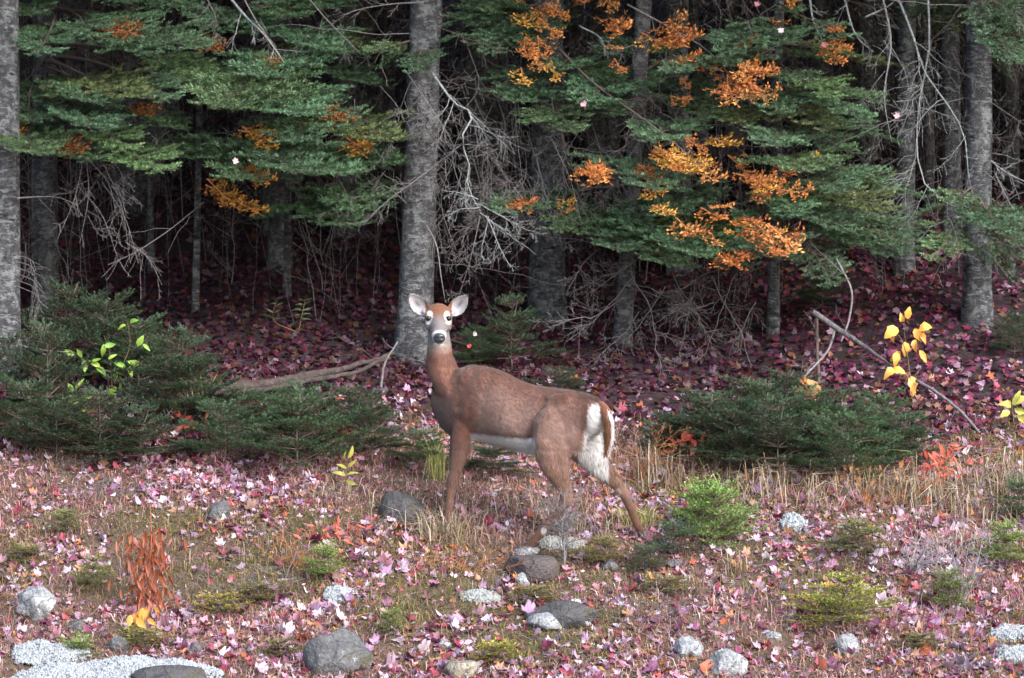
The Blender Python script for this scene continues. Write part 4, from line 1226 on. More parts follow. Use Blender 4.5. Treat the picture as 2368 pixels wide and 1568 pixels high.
def shiny(name, col, rough):
    m_, nt, b = new_mat(name)
    b.inputs['Base Color'].default_value = (*col, 1); b.inputs['Roughness'].default_value = rough
    return m_


MAT['eye'] = shiny('dark_eye', (0.006, 0.005, 0.005), 0.08)
MAT['nose'] = shiny('wet_nose', (0.02, 0.024, 0.03), 0.3)
MAT['hoof'] = plain('dark_hoof', (0.03, 0.025, 0.022), (0.07, 0.06, 0.05), 50, 0.5, .2)
for s in (-1, 1):
    v, t = ellipsoid(P(1014 + s * 23.0, 736.5, hd - .0755), (.0165, .013, .0150))
    link('eye', make_mesh('eye', v, t, MAT['eye'], None, True), deer)
    lid = []
    a = np.linspace(0, math.pi, 9)
    pc = P(1014 + s * 23.0, 738.0, hd - .083)
    lid = [pc + np.array([s * .0165 * math.cos(x), -.004 * math.sin(x) - .002, .0150 * math.sin(x) + .0015]) for x in a]
    v, t = tube(lid, [.001, .0016, .002, .0022, .0022, .0022, .002, .0016, .001], 6)
    link('eyelid', make_mesh('eyelid', v, t, MAT['hoof'], None, True), deer)
mb = MB()
v, t = ellipsoid(P(1016, 781, hd - .188), (m(12.5), .014, m(10.5)), 3)
nd = P(1016, 781, hd - .188)
for s in (-1, 1):                                   # nostrils pressed into the pad
    q = P(1016 + s * 6.5, 782, hd - .205)
    w = np.exp(-(np.linalg.norm((v - q) / np.array([.008, .014, .006]), axis=1)) ** 2)
    v = v + w[:, None] * np.array([0, .011, 0])
mb.add(v, t)
link('nose', mb.mesh('nose', MAT['nose'], True), deer)
for key, q in FH.items():
    mb = MB()
    fwd_ = unit(AX + np.array([0, 0, 0]))
    for s in (-1, 1):                               # cloven: two toes
        c0 = q + NEAR * (s * .014)
        ring = []
        for h, l0, l1, w in [(-.012, -.035, .042, .014), (.012, -.032, .034, .014), (.035, -.024, .018, .012), (.05, -.018, .010, .009)]:
            mid = (l0 + l1) / 2
            ring.append((c0 + fwd_ * mid + ZUP * h, fwd_ * (l1 - l0) / 2, NEAR * w))
        v, t = loft([x[0] for x in ring], [x[1] for x in ring], [x[2] for x in ring], 12)
        mb.add(v, t)
    link('hoof', mb.mesh('hoof', MAT['hoof'], True), deer)
# tail: hangs over the white rump
tp = [P(1388, 928, axd(1395) - .02), P(1400, 945, axd(1400) - .055), P(1407, 975, axd(1403) - .07), P(1407, 1010, axd(1403) - .06), P(1402, 1044, axd(1403) - .045)]
tc = resample(tp, 14); ww = np.interp(np.linspace(0, 1, 14), [0, .3, .7, 1], [.022, .033, .032, .008])
lat = unit(NEAR * 0.55 + XR * .9)
v, t = loft(tc, lat[None] * ww[:, None], np.cross(lat, ZUP)[None] * (ww * .45)[:, None], 14)
tail = link('tail', make_mesh('tail', v, t, MAT['coat'], {'coat': np.tile([0.155, 0.06, 0.03], (len(v), 1))}, True), deer)

# hair over the coat, lying back and down
r = np.random.default_rng(5)
area = np.linalg.norm(fn, axis=1)


def hairs(pt, nr, colr, ln, flow, lift, wd):
    n = len(pt)
    fl = flow - nr * np.sum(flow * nr, 1)[:, None]
    d = unit(unit(fl) + nr * lift + r.normal(0, .16, (n, 3)))
    s = unit(np.cross(d, nr))
    v = np.stack([pt - nr * .002 - s * wd, pt - nr * .002 + s * wd, pt + d * ln[:, None]], 1).reshape(-1, 3)
    return v, np.arange(3 * n).reshape(-1, 3), np.repeat(np.clip(colr, 0, .9), 3, axis=0)


def flow_of(p, u, v):
    n = len(p)
    f = np.tile(-AX * .8 - ZUP * .6, (n, 1))
    up = (v < 880) & (u < 1070)
    f[up] = -ZUP + r.normal(0, .1, (up.sum(), 3))
    leg = v > 1040
    f[leg] = -ZUP
    hd_ = (v < 812) & (u < 1100)
    f[hd_] = unit(p[hd_] - P(1016, 780, hd - .25)) + 0
    return f


N = 80000
ti = r.choice(len(tri), N, p=area / area.sum()); w = r.dirichlet((1, 1, 1), N)
pt = np.einsum('nk,nkd->nd', w, co[tri[ti]]); nr = unit(np.einsum('nk,nkd->nd', w, vn[tri[ti]])); cl = np.einsum('nk,nkd->nd', w, c[tri[ti]])
hu, hv = uv_of(pt)
ln = r.uniform(.016, .034, N)
ln[(hv < 812) & (hu < 1100)] *= .42
ln[hv > 1120] *= .5
rumpy = (hu > 1330) & (hv < 1100); ln[rumpy] *= 1.35
ear_h = (np.abs(hu - 1014) > 31) & (hv < 740) & (hu < 1100)
lift = np.full((N, 1), .22); lift[rumpy] = .35
mb = MB()
v, t, cc = hairs(pt, nr, cl * r.uniform(.66, 1.36, (N, 1)), ln, flow_of(pt, hu, hv), lift, .0017)
mb.add(v, t, coat=cc)
# tail hair: rusty above, long white fringe
n = 2600
tt = r.random(n); ti = (tt * 13).astype(int); base = tc[ti] + (tc[np.minimum(ti + 1, 13)] - tc[ti]) * (tt * 13 - ti)[:, None]
sd = r.choice([-1., 1.], n); wv = np.interp(tt, [0, .3, .7, 1], [.022, .033, .032, .008])
side_ = r.uniform(-1, 1, n)
edge = np.abs(side_) > .72
outw = -np.cross(lat, ZUP); outw = outw if outw[1] < 0 else -outw
pt2 = base + lat * (wv * side_)[:, None] + outw * (wv * .45 * np.sqrt(np.clip(1 - side_ ** 2, 0, 1)))[:, None]
nr2 = unit(lat * side_[:, None] + outw * .6)
cl2 = np.where(edge[:, None], np.array([[.48, .47, .46]]), np.array([[.16, .064, .03]])) * r.uniform(.75, 1.25, (n, 1))
v, t, cc = hairs(pt2, nr2, cl2, r.uniform(.03, .06, n), np.tile(-ZUP, (n, 1)), np.full((n, 1), .45) * np.where(edge, 1.1, .6)[:, None], .0014)
mb.add(v, t, coat=cc)
hair = link('hair', mb.mesh('hair', MAT['coat']), deer)
hair['kind'] = 'stuff'
# ------------------------------------------------------------------ rocks
def rock(u, v, w, h, mat, label, seed, depth=None, sub=4, rough=.16, flat=0.0, sink=.25, yaw=None, cat='rock', name='rock', smoothed=True):
    """(u, v): where its foot meets the ground; w, h measured."""
    g = G(u, v); d = g[1]
    r = np.random.default_rng(seed)
    W, H = M(w, d), M(h, d); D = depth if depth else W * .75
    V, T = ICO[sub]
    V = V.copy()
    for k in range(9):                                   # flat broken faces
        n = unit(r.normal(0, 1, 3)); lim = r.uniform(.66, .93)
        o = V @ n - lim; V -= np.clip(o, 0, None)[:, None] * n
    off = r.uniform(0, 99)
    f = vnoise(V[:, 0] * 2 + off, V[:, 1] * 2 + V[:, 2] * 1.7, seed) * rough * 1.6 + vnoise(V[:, 0] * 6 + off, V[:, 1] * 5 + V[:, 2] * 6, seed + 1) * rough * .7
    f += vnoise(V[:, 0] * 16 + V[:, 2] * 9 + off, V[:, 1] * 15 - V[:, 2] * 11, seed + 2) * rough * .35
    V = V * (1 + f)[:, None]
    V /= np.abs(V).max(0)
    if flat: V[:, 2] = np.where(V[:, 2] > 1 - flat, 1 - flat + .15 * (V[:, 2] - 1 + flat), V[:, 2])
    a = r.uniform(-.5, .5) if yaw is None else yaw
    R = np.array([[math.cos(a), -math.sin(a), 0], [math.sin(a), math.cos(a), 0], [0, 0, 1]])
    Hh = H / (2 - 2 * sink) * 1.0
    V = (V * np.array([W / 2, D / 2, Hh])) @ R.T
    c = np.array([g[0], g[1] + D * .3, float(ground_z(g[0], g[1] + D * .3)) + Hh * (1 - 2 * sink) - .01])
    o = link(name, make_mesh(name, V, T, MAT[mat], None, smoothed), None, c)
    return tag(o, label, cat)


rock(1232, 1352, 130, 72, 'rock_brown', 'dark brown block of stone with a flat face below the deer\'s forward hind hoof', 1, flat=.35, rough=.08)
rock(780, 1568, 165, 108, 'rock_grey', 'big smooth grey boulder at the bottom of the verge with a yellow leaf on it', 2, rough=.16, sink=.34)
rock(930, 1205, 112, 62, 'rock_dark', 'dark bluish boulder half buried in dry grass left of the deer\'s front hoof', 3, rough=.16, sink=.4)
rock(503, 1205, 58, 52, 'rock_grey', 'knobbly grey lichened stone among leaves, left of the dark bluish boulder', 4, rough=.25)
rock(82, 1440, 100, 78, 'rock_pale', 'rough pale lichen-crusted rock near the left edge, beside the rust-coloured weed', 5, rough=.30)
rock(272, 1508, 52, 40, 'rock_grey', 'small round grey pebble resting above the white lichen mat', 6, rough=.08)
rock(450, 1512, 38, 26, 'rock_grey', 'small flat grey pebble right behind the end of the white lichen mat', 7, rough=.1)
rock(385, 1600, 190, 50, 'rock_dark', 'dark rock peeping out under the white lichen mat at the bottom edge', 8, rough=.12)
rock(1265, 1462, 105, 42, 'rock_pale', 'white stone block lying under the dark mossy ledge', 9, rough=.14)
rock(1340, 1452, 60, 20, 'rock_pale', 'thin white stone sliver beside the white block under the ledge', 10, rough=.14)
rock(1300, 1455, 190, 58, 'rock_dark', 'low dark mossy ledge behind the white stone block', 11, rough=.2, depth=.22)
rock(1070, 1572, 92, 52, 'rock_tan', 'pale tan slab of stone tilted out of the moss at the bottom middle', 12, rough=.1, flat=.3, yaw=.5)
rock(1028, 1500, 38, 18, 'rock_pale', 'little white stone lying alone in brown moss above the tan slab', 13, rough=.15)
rock(1597, 1524, 82, 48, 'rock_pale', 'grey lichened stone left of the smooth white rock at lower right', 14, rough=.25)
rock(1684, 1562, 95, 62, 'rock_pale', 'smooth bluish white rock at lower right', 15, rough=.10)
rock(1960, 1520, 62, 52, 'rock_pale', 'crumbly whitish stone standing below the yellow-green seedling', 16, rough=.3)
rock(1212, 1356, 44, 34, 'rock_pale', 'white lichen-covered pebble against the face of the brown block', 17, rough=.28, depth=.06)
rock(1790, 1480, 40, 18, 'rock_pale', 'small white pebble between dark leaves at lower right', 18, rough=.15)
rock(1650, 1600, 60, 30, 'rock_grey', 'small grey stone cut by the bottom edge below the white rock', 19, rough=.15)
rock(1220, 1292, 70, 26, 'rock_pale', 'whitish lichened stone on top of the brown block beside the hoof', 20, rough=.3)
rock(1410, 1322, 46, 26, 'rock_grey', 'little grey stone right of the brown block', 21, rough=.2)
rock(178, 1462, 50, 30, 'rock_grey', 'small pale grey stone below the crusted rock near the left edge', 22, rough=.25)
rock(1560, 1315, 44, 18, 'rock_grey', 'flat grey pebble in front of the bright green seedling', 23, rough=.15)

# ------------------------------------------------------------------ pale reindeer lichen
def lichen(u, v, w, dep, hgt, label, seed, col=(0.34, 0.38, 0.405), n=9000):
    g = G(u, v); r = np.random.default_rng(seed)
    W = M(w, g[1]) / 2
    k = 46; a = np.linspace(-1, 1, k); X, Y = np.meshgrid(a, a)
    wob = 1 + .5 * vnoise(X * 2.2 + seed, Y * 2.2, seed) + .5 * vnoise(X * 7, Y * 6, seed + 8)
    fall = np.clip(1 - (X ** 2 + Y ** 2) * wob, -.3, 1)
    hf = lambda x, y: hgt * np.sign(1 - (x*x + y*y) * (1 + .5 * vnoise(x * 2.2 + seed, y * 2.2, seed) + .5 * vnoise(x * 7, y * 6, seed + 8))) * np.sqrt(np.abs(np.clip(1 - (x * x + y * y) * (1 + .5 * vnoise(x * 2.2 + seed, y * 2.2, seed) + .5 * vnoise(x * 7, y * 6, seed + 8)), -.3, 1))) * (.8 + .7 * vnoise(x * 4, y * 3, seed + 3) + .45 * np.abs(vnoise(x * 11, y * 7, seed + 4)))
    def wp(x, y, up=0):
        px = g[0] + x * W; py = g[1] + dep / 2 + y * dep / 2
        return np.stack([px, py, ground_z(px, py) + hf(x, y) + up], -1)
    V = wp(X.ravel(), Y.ravel(), -.008)
    ii = np.arange(k - 1)[:, None] * k + np.arange(k - 1)[None]
    q = np.stack([ii, ii + 1, ii + k + 1, ii + k], -1).reshape(-1, 4)
    mb = MB()
    mb.add(V, np.concatenate([q[:, [0, 1, 2]], q[:, [0, 2, 3]]]), tone=np.full(len(V), .35), dry=np.full(len(V), .35))
    x = r.uniform(-1, 1, n); y = r.uniform(-1, 1, n); ok = hf(x, y) > 0; x, y = x[ok], y[ok]; n = len(x)
    edge_ = hf(x, y) / hgt; okk = edge_ > r.uniform(0, .35, n); x, y = x[okk], y[okk]; n = len(x)
    c = wp(x, y, 0) + r.normal(0, .004, (n, 3))
    d1 = unit(r.normal(0, .55, (n, 3)) + np.array([0, -.4, .9])); d2 = unit(np.cross(d1, r.normal(0, 1, (n, 3))))
    d3 = np.cross(d1, d2)
    s = r.uniform(.004, .010, n)[:, None]
    tip = c + d1 * s * 1.5
    v = np.stack([tip, c + d2 * s, c - .5 * d2 * s + .87 * d3 * s, c - .5 * d2 * s - .87 * d3 * s], 1).reshape(-1, 3)
    kk = np.arange(n)[:, None] * 4
    t = np.concatenate([kk + np.array([[0, 1, 2]]), kk + np.array([[0, 2, 3]]), kk + np.array([[0, 3, 1]])])
    mb.add(v, t, tone=(r.uniform(.85, 1.1, n)[:, None] * np.array([[1.1, .8, .8, .8]])).ravel(), dry=np.repeat(np.where(r.random(n) < .04, .25, 0), 4))
    o = link('lichen_mat', mb.mesh('lichen_mat', MAT['lichen']))
    o.color = (*col, 1)
    return tag(o, label, 'lichen')


lichen(250, 1600, 520, .30, .085, 'broad white cushion of reindeer lichen at the bottom left corner', 1, n=30000)
lichen(110, 1545, 190, .22, .07, 'taller white lichen hump at the back of the bottom left cushion', 2)
lichen(2360, 1490, 130, .20, .06, 'white lichen cushion cut by the right edge, upper of two', 3, n=6000)
lichen(2375, 1545, 130, .16, .05, 'white lichen cushion cut by the right edge near the bottom, lower of two', 4, n=6000)
lichen(1838, 1235, 62, .14, .07, 'pale lichen tuft among lilac leaves right of the bright green seedling', 5, n=3000)
lichen(780, 1402, 66, .12, .035, 'flat white lichen patch amid red leaves at left of centre', 6, n=3000)
lichen(1110, 1400, 90, .12, .03, 'thin grey lichen patch left of the brown block of stone', 7, (0.3, 0.33, 0.32), n=3000)
lichen(1300, 1275, 110, .2, .03, 'grey lichen strip on the ground behind the forward hind hoof', 8, (0.34, 0.36, 0.35), n=3500)

# ------------------------------------------------------------------ low firs and seedlings
def bush_mesh(name, seed, H, R, whorls=6, per=6, dens=210, nl=.02, nw=.0044, upright=.35, dryness=.3, bare=.16):
    r = np.random.default_rng(seed)
    S = [[], [], [], [], []]; wood = []
    stem = np.array([[0, 0, -.05], [r.normal(0, .02), r.normal(0, .02), H * .5], [r.normal(0, .03), r.normal(0, .03), H]])
    a0 = r.uniform(0, 6)
    for wI in range(whorls):
        f = (wI + r.uniform(.1, .6)) / whorls
        hgt = H * (.08 + .86 * f)
        for j in range(per):
            L = max(.07, R * (1.05 - .72 * f) * r.uniform(.4, 1.25))
            segs, wd = bough_segments(L, r, droop=.12, wide=.55, side_step=.06, dryness=dryness, bare=bare, tert=(.05, .08))
            a0 += 6.283 / per + r.uniform(-.4, .4)
            el = r.uniform(-.1, .5) + upright * f
            ca, sa, ce, se = math.cos(a0), math.sin(a0), math.cos(el), math.sin(el)
            Rm = np.array([[ca * ce, -sa, -ca * se], [sa * ce, ca, -sa * se], [se, 0, ce]])
            o = np.array([0, 0, hgt])
            for s in segs:
                S[0].append(Rm @ s[0] + o); S[1].append(Rm @ s[1] + o); S[2].append(Rm @ s[2]); S[3].append(s[3] * (.8 + .3 * f)); S[4].append(s[4])
            for p, rad, ns in wd: wood.append((p @ Rm.T + o, rad * .7, ns))
    # leader shoot
    for k in range(4):
        S[0].append(np.array([0, 0, H * (.8 + .05 * k)])); S[1].append(np.array([0, 0, H * (.86 + .05 * k)])); S[2].append(np.array([1., 0, 0])); S[3].append(1.2); S[4].append(0)
    v, t, tn, dd = needle_tris(*S, dens, nl, nw, r)
    me = make_mesh(name, v, t, MAT['needle'], {'tone': tn, 'dry': dd})
    mb = MB(); mb.add(*tube(resample(stem, 8), np.linspace(.008, .003, 8), 6))
    for p, rad, ns in wood: mb.add(*tube(p, rad, ns, cap=False))
    return me, mb.mesh('stem', MAT['twig_dark'])


BIG = [bush_mesh('needles', 200 + k, .62, .50, 6, 6, dens=380, nl=.023, nw=.0038, bare=.30, upright=.26, dryness=.45) for k in range(4)]
SMALL = [bush_mesh('needles', 220 + k, .34, .26, 5, 6, dens=260, nl=.017) for k in range(3)]
TINY = [bush_mesh('needles', 240 + k, .17, .12, 3, 6, dens=330, nl=.015) for k in range(2)]


def bush(u, v, w, h, lib, color, label, d=None, name='fir_seedling', cat='seedling', group=None):
    if d is None: g = G(u, v)
    else:
        q = P(u, v, d); g = np.array([q[0], d, float(ground_z(q[0], d))])
    e = empty(name, g, label, cat, group)
    me, st = random.choice(lib)
    base = {id(BIG): (.46, .66), id(SMALL): (.26, .37), id(TINY): (.12, .19)}[id(lib)]
    sx = M(w, g[1]) / (2 * base[0]); sz = M(h, g[1]) / base[1]
    if lib is BIG: sz *= .92; sx *= .95
    rz = random.uniform(0, 6.28)
    for nm, data in (('needles', me), ('stem', st)):
        o = bpy.data.objects.new(nm, data); COL.objects.link(o); o.parent = e
        o.scale = (sx, sx, sz); o.rotation_euler = (0, 0, rz)
        o.color = (*[c * random.uniform(.9, 1.1) for c in color], 1)
    return e


DK = (0.021, 0.054, 0.025); MID = (0.036, 0.086, 0.036); BR = (0.15, 0.235, 0.05); YE = (0.25, 0.25, 0.045); OL = (0.15, 0.17, 0.05)
gb = 'low firs along the foot of the wood'
bush(60, 1045, 250, 190, BIG, DK, 'dark low fir at the foot of the trunk cut by the left edge', group=gb)
bush(230, 1070, 300, 180, BIG, DK, 'dark spreading low fir below the pale green leaves on the left', group=gb)
bush(410, 985, 330, 250, BIG, DK, 'dark low fir in front of the thin grey sapling stem', group=gb)
bush(690, 1098, 330, 215, BIG, MID, 'wide dark green low fir just left of the deer', group=gb)
bush(800, 1000, 240, 125, BIG, DK, 'low fir under the fallen log, left of the deer\'s chest', group=gb)
bush(560, 1010, 260, 135, BIG, DK, 'dark low fir under the near end of the fallen log', group=gb)
bush(980, 1085, 190, 105, BIG, MID, 'dark green low fir directly in front of the deer\'s chest', group=gb)
bush(1140, 1100, 200, 90, BIG, DK, 'low dark fir seen under the deer\'s belly', group=gb)
bush(1185, 855, 230, 190, BIG, DK, 'dark olive low fir behind the deer\'s shoulder, at the foot of the stout trunk', group=gb)
bush(1110, 850, 150, 110, BIG, MID, 'green low fir just right of the deer\'s neck', group=gb)
bush(1300, 925, 190, 90, BIG, DK, 'low dark fir behind the deer\'s back', group=gb)
bush(1640, 1075, 300, 190, BIG, DK, 'dark spreading low fir right of the deer\'s rump', group=gb)
bush(1800, 1110, 330, 210, BIG, DK, 'dark low fir in the middle of the right-hand thicket', group=gb)
bush(1960, 1120, 330, 190, BIG, MID, 'broad low fir at the right end of the thicket behind the tan grass', group=gb)
bush(2090, 1090, 220, 150, BIG, DK, 'dark low fir below the yellow-leaved sapling', group=gb)
bush(1720, 1000, 330, 150, BIG, DK, 'dark low fir behind the thicket, below the broken stick', group=gb)
bush(2345, 830, 140, 120, BIG, DK, 'dark green low fir at the right edge above the purple leaves', group=gb)
bush(160, 870, 330, 250, BIG, DK, 'shaded fir between the two leftmost trunks', group=gb)
bush(1900, 720, 200, 110, BIG, DK, 'shaded low fir under the big right boughs', group=gb)
for (u, v, w, h, lb) in [(330, 1075, 280, 150, 'ragged low fir between the red weed and the left trunk'), (520, 1075, 250, 165, 'ragged low fir just left of the wide low fir'), (860, 1060, 200, 170, 'ragged low fir between the wide low fir and the deer\'s chest'),
                         (20, 960, 220, 220, 'ragged fir in front of the trunk cut by the left edge'), (320, 900, 260, 190, 'shaded ragged fir behind the pale green leaves at left'), (640, 990, 200, 90, 'ragged low fir right below the dark fallen pole'),
                         (1560, 1060, 190, 120, 'ragged low fir nearest the deer\'s tail'), (1700, 1095, 260, 170, 'ragged low fir behind the largest bright seedling'), (1880, 1060, 280, 190, 'ragged low fir below the withered orange weed'),
                         (2040, 1060, 260, 170, 'ragged low fir below the foot of the broken stick'), (1820, 985, 280, 150, 'ragged dark fir under the curved bare branch'), (130, 1060, 240, 150, 'ragged low fir below the smaller bright green seedling')]:
    bush(u, v, w, h, BIG, DK if u % 40 else MID, lb, group=gb)
for (u, v, w, h, lb) in [(250, 900, 300, 240, 'tall shaded fir just left of the thin grey sapling stem'), (110, 990, 260, 260, 'tall shaded fir under the pale twig of the leftmost trunk'), (430, 1000, 220, 190, 'tall ragged fir between the two leafy seedlings and the log'),
                         (700, 1060, 220, 190, 'tall ragged fir in the middle of the left thicket'), (1770, 1060, 240, 200, 'tall ragged fir in the heart of the right-hand thicket'), (1640, 1050, 200, 160, 'tall ragged fir at the left end of the right-hand thicket'), (1940, 1080, 240, 200, 'tall ragged fir right of the withered orange weed')]:
    bush(u, v, w, h, BIG, DK, lb, group=gb)
gs = 'bright fir seedlings on the open verge'
bush(1650, 1272, 215, 165, SMALL, BR, 'largest bright green seedling, right of the deer\'s stretched hind leg', group=gs)
bush(1625, 1215, 190, 110, SMALL, BR, 'bright green seedling just behind the largest bright one', group=gs)
bush(1560, 1290, 150, 90, SMALL, MID, 'mid green seedling leaning out left of the largest bright one', group=gs)
bush(1400, 1310, 130, 75, SMALL, OL, 'olive seedling beside the twiggy grey dead shrub', group=gs)
bush(1490, 1325, 120, 70, SMALL, MID, 'green seedling under the deer\'s stretched hind hoof', group=gs)
bush(1985, 1290, 165, 95, SMALL, OL, 'olive green seedling in the lilac leaves at right', group=gs)
bush(1950, 1450, 280, 125, SMALL, YE, 'wide yellow-green seedling at lower right above the whitish stone', group=gs)
bush(2195, 1415, 140, 110, SMALL, OL, 'grey-green seedling right of the wide yellow-green one', group=gs)
bush(2325, 1310, 150, 115, SMALL, BR, 'yellow-green seedling near the right edge behind pale twigs', group=gs)
bush(2355, 1210, 120, 110, SMALL, MID, 'green seedling cut by the right edge beside tan grass', group=gs)
bush(752, 1345, 110, 90, SMALL, BR, 'light green seedling amid leaves at left of centre', group=gs)
bush(905, 1465, 62, 58, TINY, BR, 'tiny dark green seedling above the big smooth boulder', group=gs)
bush(180, 1525, 100, 52, TINY, BR, 'tiny bright green seedling on the bottom left lichen cushion', group=gs)
bush(215, 1370, 115, 85, SMALL, OL, 'olive seedling left of the rust-coloured weed', group=gs)
bush(150, 1235, 120, 62, SMALL, OL, 'flat olive seedling on the moss at left', group=gs)
bush(1240, 1395, 110, 45, TINY, OL, 'tiny olive seedling below the brown block', group=gs)
bush(510, 1420, 110, 55, TINY, YE, 'tiny yellowish seedling right of the rust-coloured weed', group=gs)
bush(1540, 1375, 130, 50, TINY, OL, 'tiny olive seedling below the largest bright one', group=gs)
bush(650, 1520, 90, 50, TINY, OL, 'tiny olive seedling left of the big smooth boulder', group=gs)
bush(330, 1490, 120, 45, TINY, YE, 'tiny yellow-green seedling above the round pebble', group=gs)
bush(60, 1300, 90, 40, TINY, OL, 'tiny olive seedling near the left edge', group=gs)
bush(2130, 1500, 100, 40, TINY, OL, 'tiny olive seedling in the lower right corner leaves', group=gs)
bush(1150, 1530, 120, 45, TINY, YE, 'tiny yellowish seedling in the bottom middle moss', group=gs)
bush(600, 1395, 120, 50, TINY, OL, 'tiny olive seedling among the scattered red leaves', group=gs)

# ------------------------------------------------------------------ leaves
def maple(seed, bendy=1.0):
    r = np.random.default_rng(seed)
    tips = [(90, 1.0), (38, .92), (142, .92), (-18, .62), (198, .62)]
    pts = []
    for a, q in [(90, .95), (76, .74), (66, .60), (52, .78), (38, .92), (22, .70), (10, .54), (-6, .60), (-20, .66), (-50, .46), (-90, .30), (230, .46), (200, .66), (186, .60), (170, .54), (158, .70), (142, .92), (128, .78), (114, .60), (104, .74)]:
        q = q * r.uniform(.88, 1.1); a = math.radians(a + r.normal(0, 3))
        pts.append((q * math.cos(a), q * math.sin(a)))
    p = np.array([(0, 0)] + pts) * .5
    c1, c2, c3 = r.normal(0, 1.3, 3) * bendy
    z = r.uniform(-.5, .9) * bendy * np.abs(p[:, 0] + r.uniform(-.4, .4) * p[:, 1]) + c1 * p[:, 0] ** 2 + c2 * p[:, 1] ** 2 + c3 * p[:, 0] * p[:, 1] + r.normal(0, .055, len(p)) * bendy + .35 * bendy * np.hypot(p[:, 0], p[:, 1]) ** 2
    v = np.column_stack([p, z]); n = len(pts)
    t = np.array([(0, 1 + i, 1 + (i + 1) % n) for i in range(n)])
    # a short stalk
    s = np.array([[-.012, -.1, 0], [.012, -.1, 0], [r.normal(0, .08), -.52, .05]])
    t = np.concatenate([t, [[len(v), len(v) + 1, len(v) + 2]]]); v = np.concatenate([v, s])
    return v, t


MAPLES = [maple(s, .8 if s % 2 else 1.25) for s in range(16)]


def star(seed):
    r = np.random.default_rng(900 + seed)
    pts = [(q * r.uniform(.85, 1.15) * .5 * math.cos(math.radians(a)), q * r.uniform(.85, 1.15) * .5 * math.sin(math.radians(a))) for a, q in [(90, 1), (64, .62), (38, .92), (8, .58), (-20, .62), (-90, .36), (200, .62), (172, .58), (142, .92), (116, .62)]]
    p = np.array([(0, 0)] + pts); c = r.normal(0, 1.1, 3)
    z = c[0] * p[:, 0] ** 2 + c[1] * p[:, 1] ** 2 + c[2] * p[:, 0] * p[:, 1] + .4 * np.hypot(p[:, 0], p[:, 1]) ** 2
    return np.column_stack([p, z]), np.array([(0, 1 + i, 1 + (i + 1) % 10) for i in range(10)])


STARS = [star(s) for s in range(10)]
FRONT = [((.40, .31, .40), 9), ((.47, .39, .46), 5), ((.27, .17, .27), 8), ((.36, .24, .29), 7), ((.20, .12, .13), 5), ((.16, .09, .07), 5), ((.42, .21, .27), 6), ((.22, .03, .055), 4), ((.15, .03, .08), 6), ((.22, .085, .16), 6), ((.33, .07, .095), 3), ((.35, .20, .13), 5), ((.52, .22, .08), 2), ((.30, .08, .035), 2), ((.52, .48, .52), 2)]
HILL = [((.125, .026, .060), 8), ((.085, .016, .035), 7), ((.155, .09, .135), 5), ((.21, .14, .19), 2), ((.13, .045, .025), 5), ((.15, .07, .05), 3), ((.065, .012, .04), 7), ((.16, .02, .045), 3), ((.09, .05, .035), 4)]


def pick(pal, n, r):
    w = np.array([p[1] for p in pal], float); i = r.choice(len(pal), n, p=w / w.sum())
    return np.array([p[0] for p in pal])[i] * r.uniform(.75, 1.2, (n, 1))


def leaf_mass(name, x, y, size, cols, r, tilt=.36, lift=.012, lib=None):
    lib = lib or MAPLES
    mb = MB(); n = len(x)
    which = r.integers(0, len(lib), n)
    z = ground_z(x, y) + r.uniform(0, lift, n)
    e_ = .03
    gxn = (ground_z(x + e_, y) - ground_z(x - e_, y)) / (2 * e_); gyn = (ground_z(x, y + e_) - ground_z(x, y - e_)) / (2 * e_)
    nrm = unit(np.stack([-gxn, -gyn, np.ones(n)], 1) + r.normal(0, tilt, (n, 3)) * np.array([1, 1, .3]))
    a = r.uniform(0, 6.283, n); h = np.stack([np.cos(a), np.sin(a), np.zeros(n)], 1)
    X = unit(h - nrm * np.sum(h * nrm, 1)[:, None]); Y = np.cross(nrm, X)
    for k in range(len(lib)):
        s = np.where(which == k)[0]
        if not len(s): continue
        v, t = lib[k]
        V = (np.stack([x, y, z], 1)[s][:, None] + size[s][:, None, None] * (v[None, :, :1] * X[s][:, None] + v[None, :, 1:2] * Y[s][:, None] + (v[None, :, 2:] * .7) * nrm[s][:, None]))
        nv_ = len(v)
        T = (t[None] + (np.arange(len(s)) * nv_)[:, None, None]).reshape(-1, 3)
        mb.add(V.reshape(-1, 3), T, col=np.repeat(cols[s], nv_, axis=0), tone=np.ones(len(s) * nv_), dry=np.zeros(len(s) * nv_))
    return link(name, mb.mesh(name, MAT['litter']), ground)


def front_density(x, y):
    n = vnoise(x * 1.3, y * .9, 61) + .7 * vnoise(x * 3.3, y * 2.4, 62)
    d = smooth(-.05, .45, n)
    u, v = uv_of(np.stack([x, y, ground_z(x, y)], -1))
    d = np.maximum(d, .95 * smooth(1680, 1850, u) * smooth(1330, 1240, v) * smooth(1070, 1120, v) * (.6 + .6 * (vnoise(x * 3, y * 3, 64) > -.1)))
    d = d + .22 * smooth(1150, 1500, u)
    d = np.maximum(d, .6 * smooth(120, 40, np.hypot(u - 1150, (v - 1190) * 1.6)))
    d = np.maximum(d, .75 * smooth(170, 60, np.hypot(u - 950, (v - 1290) * 2.0)))
    d = np.maximum(d, .7 * smooth(140, 50, np.hypot(u - 140, (v - 1290) * 2.0)))
    d = np.maximum(d, .7 * smooth(110, 40, np.hypot(u - 480, (v - 1040) * 1.2)))
    d *= 1 - .8 * smooth(160, 60, np.hypot(u - 250, (v - 1560) * 1.6))
    return np.clip(.09 + d, 0, 1)


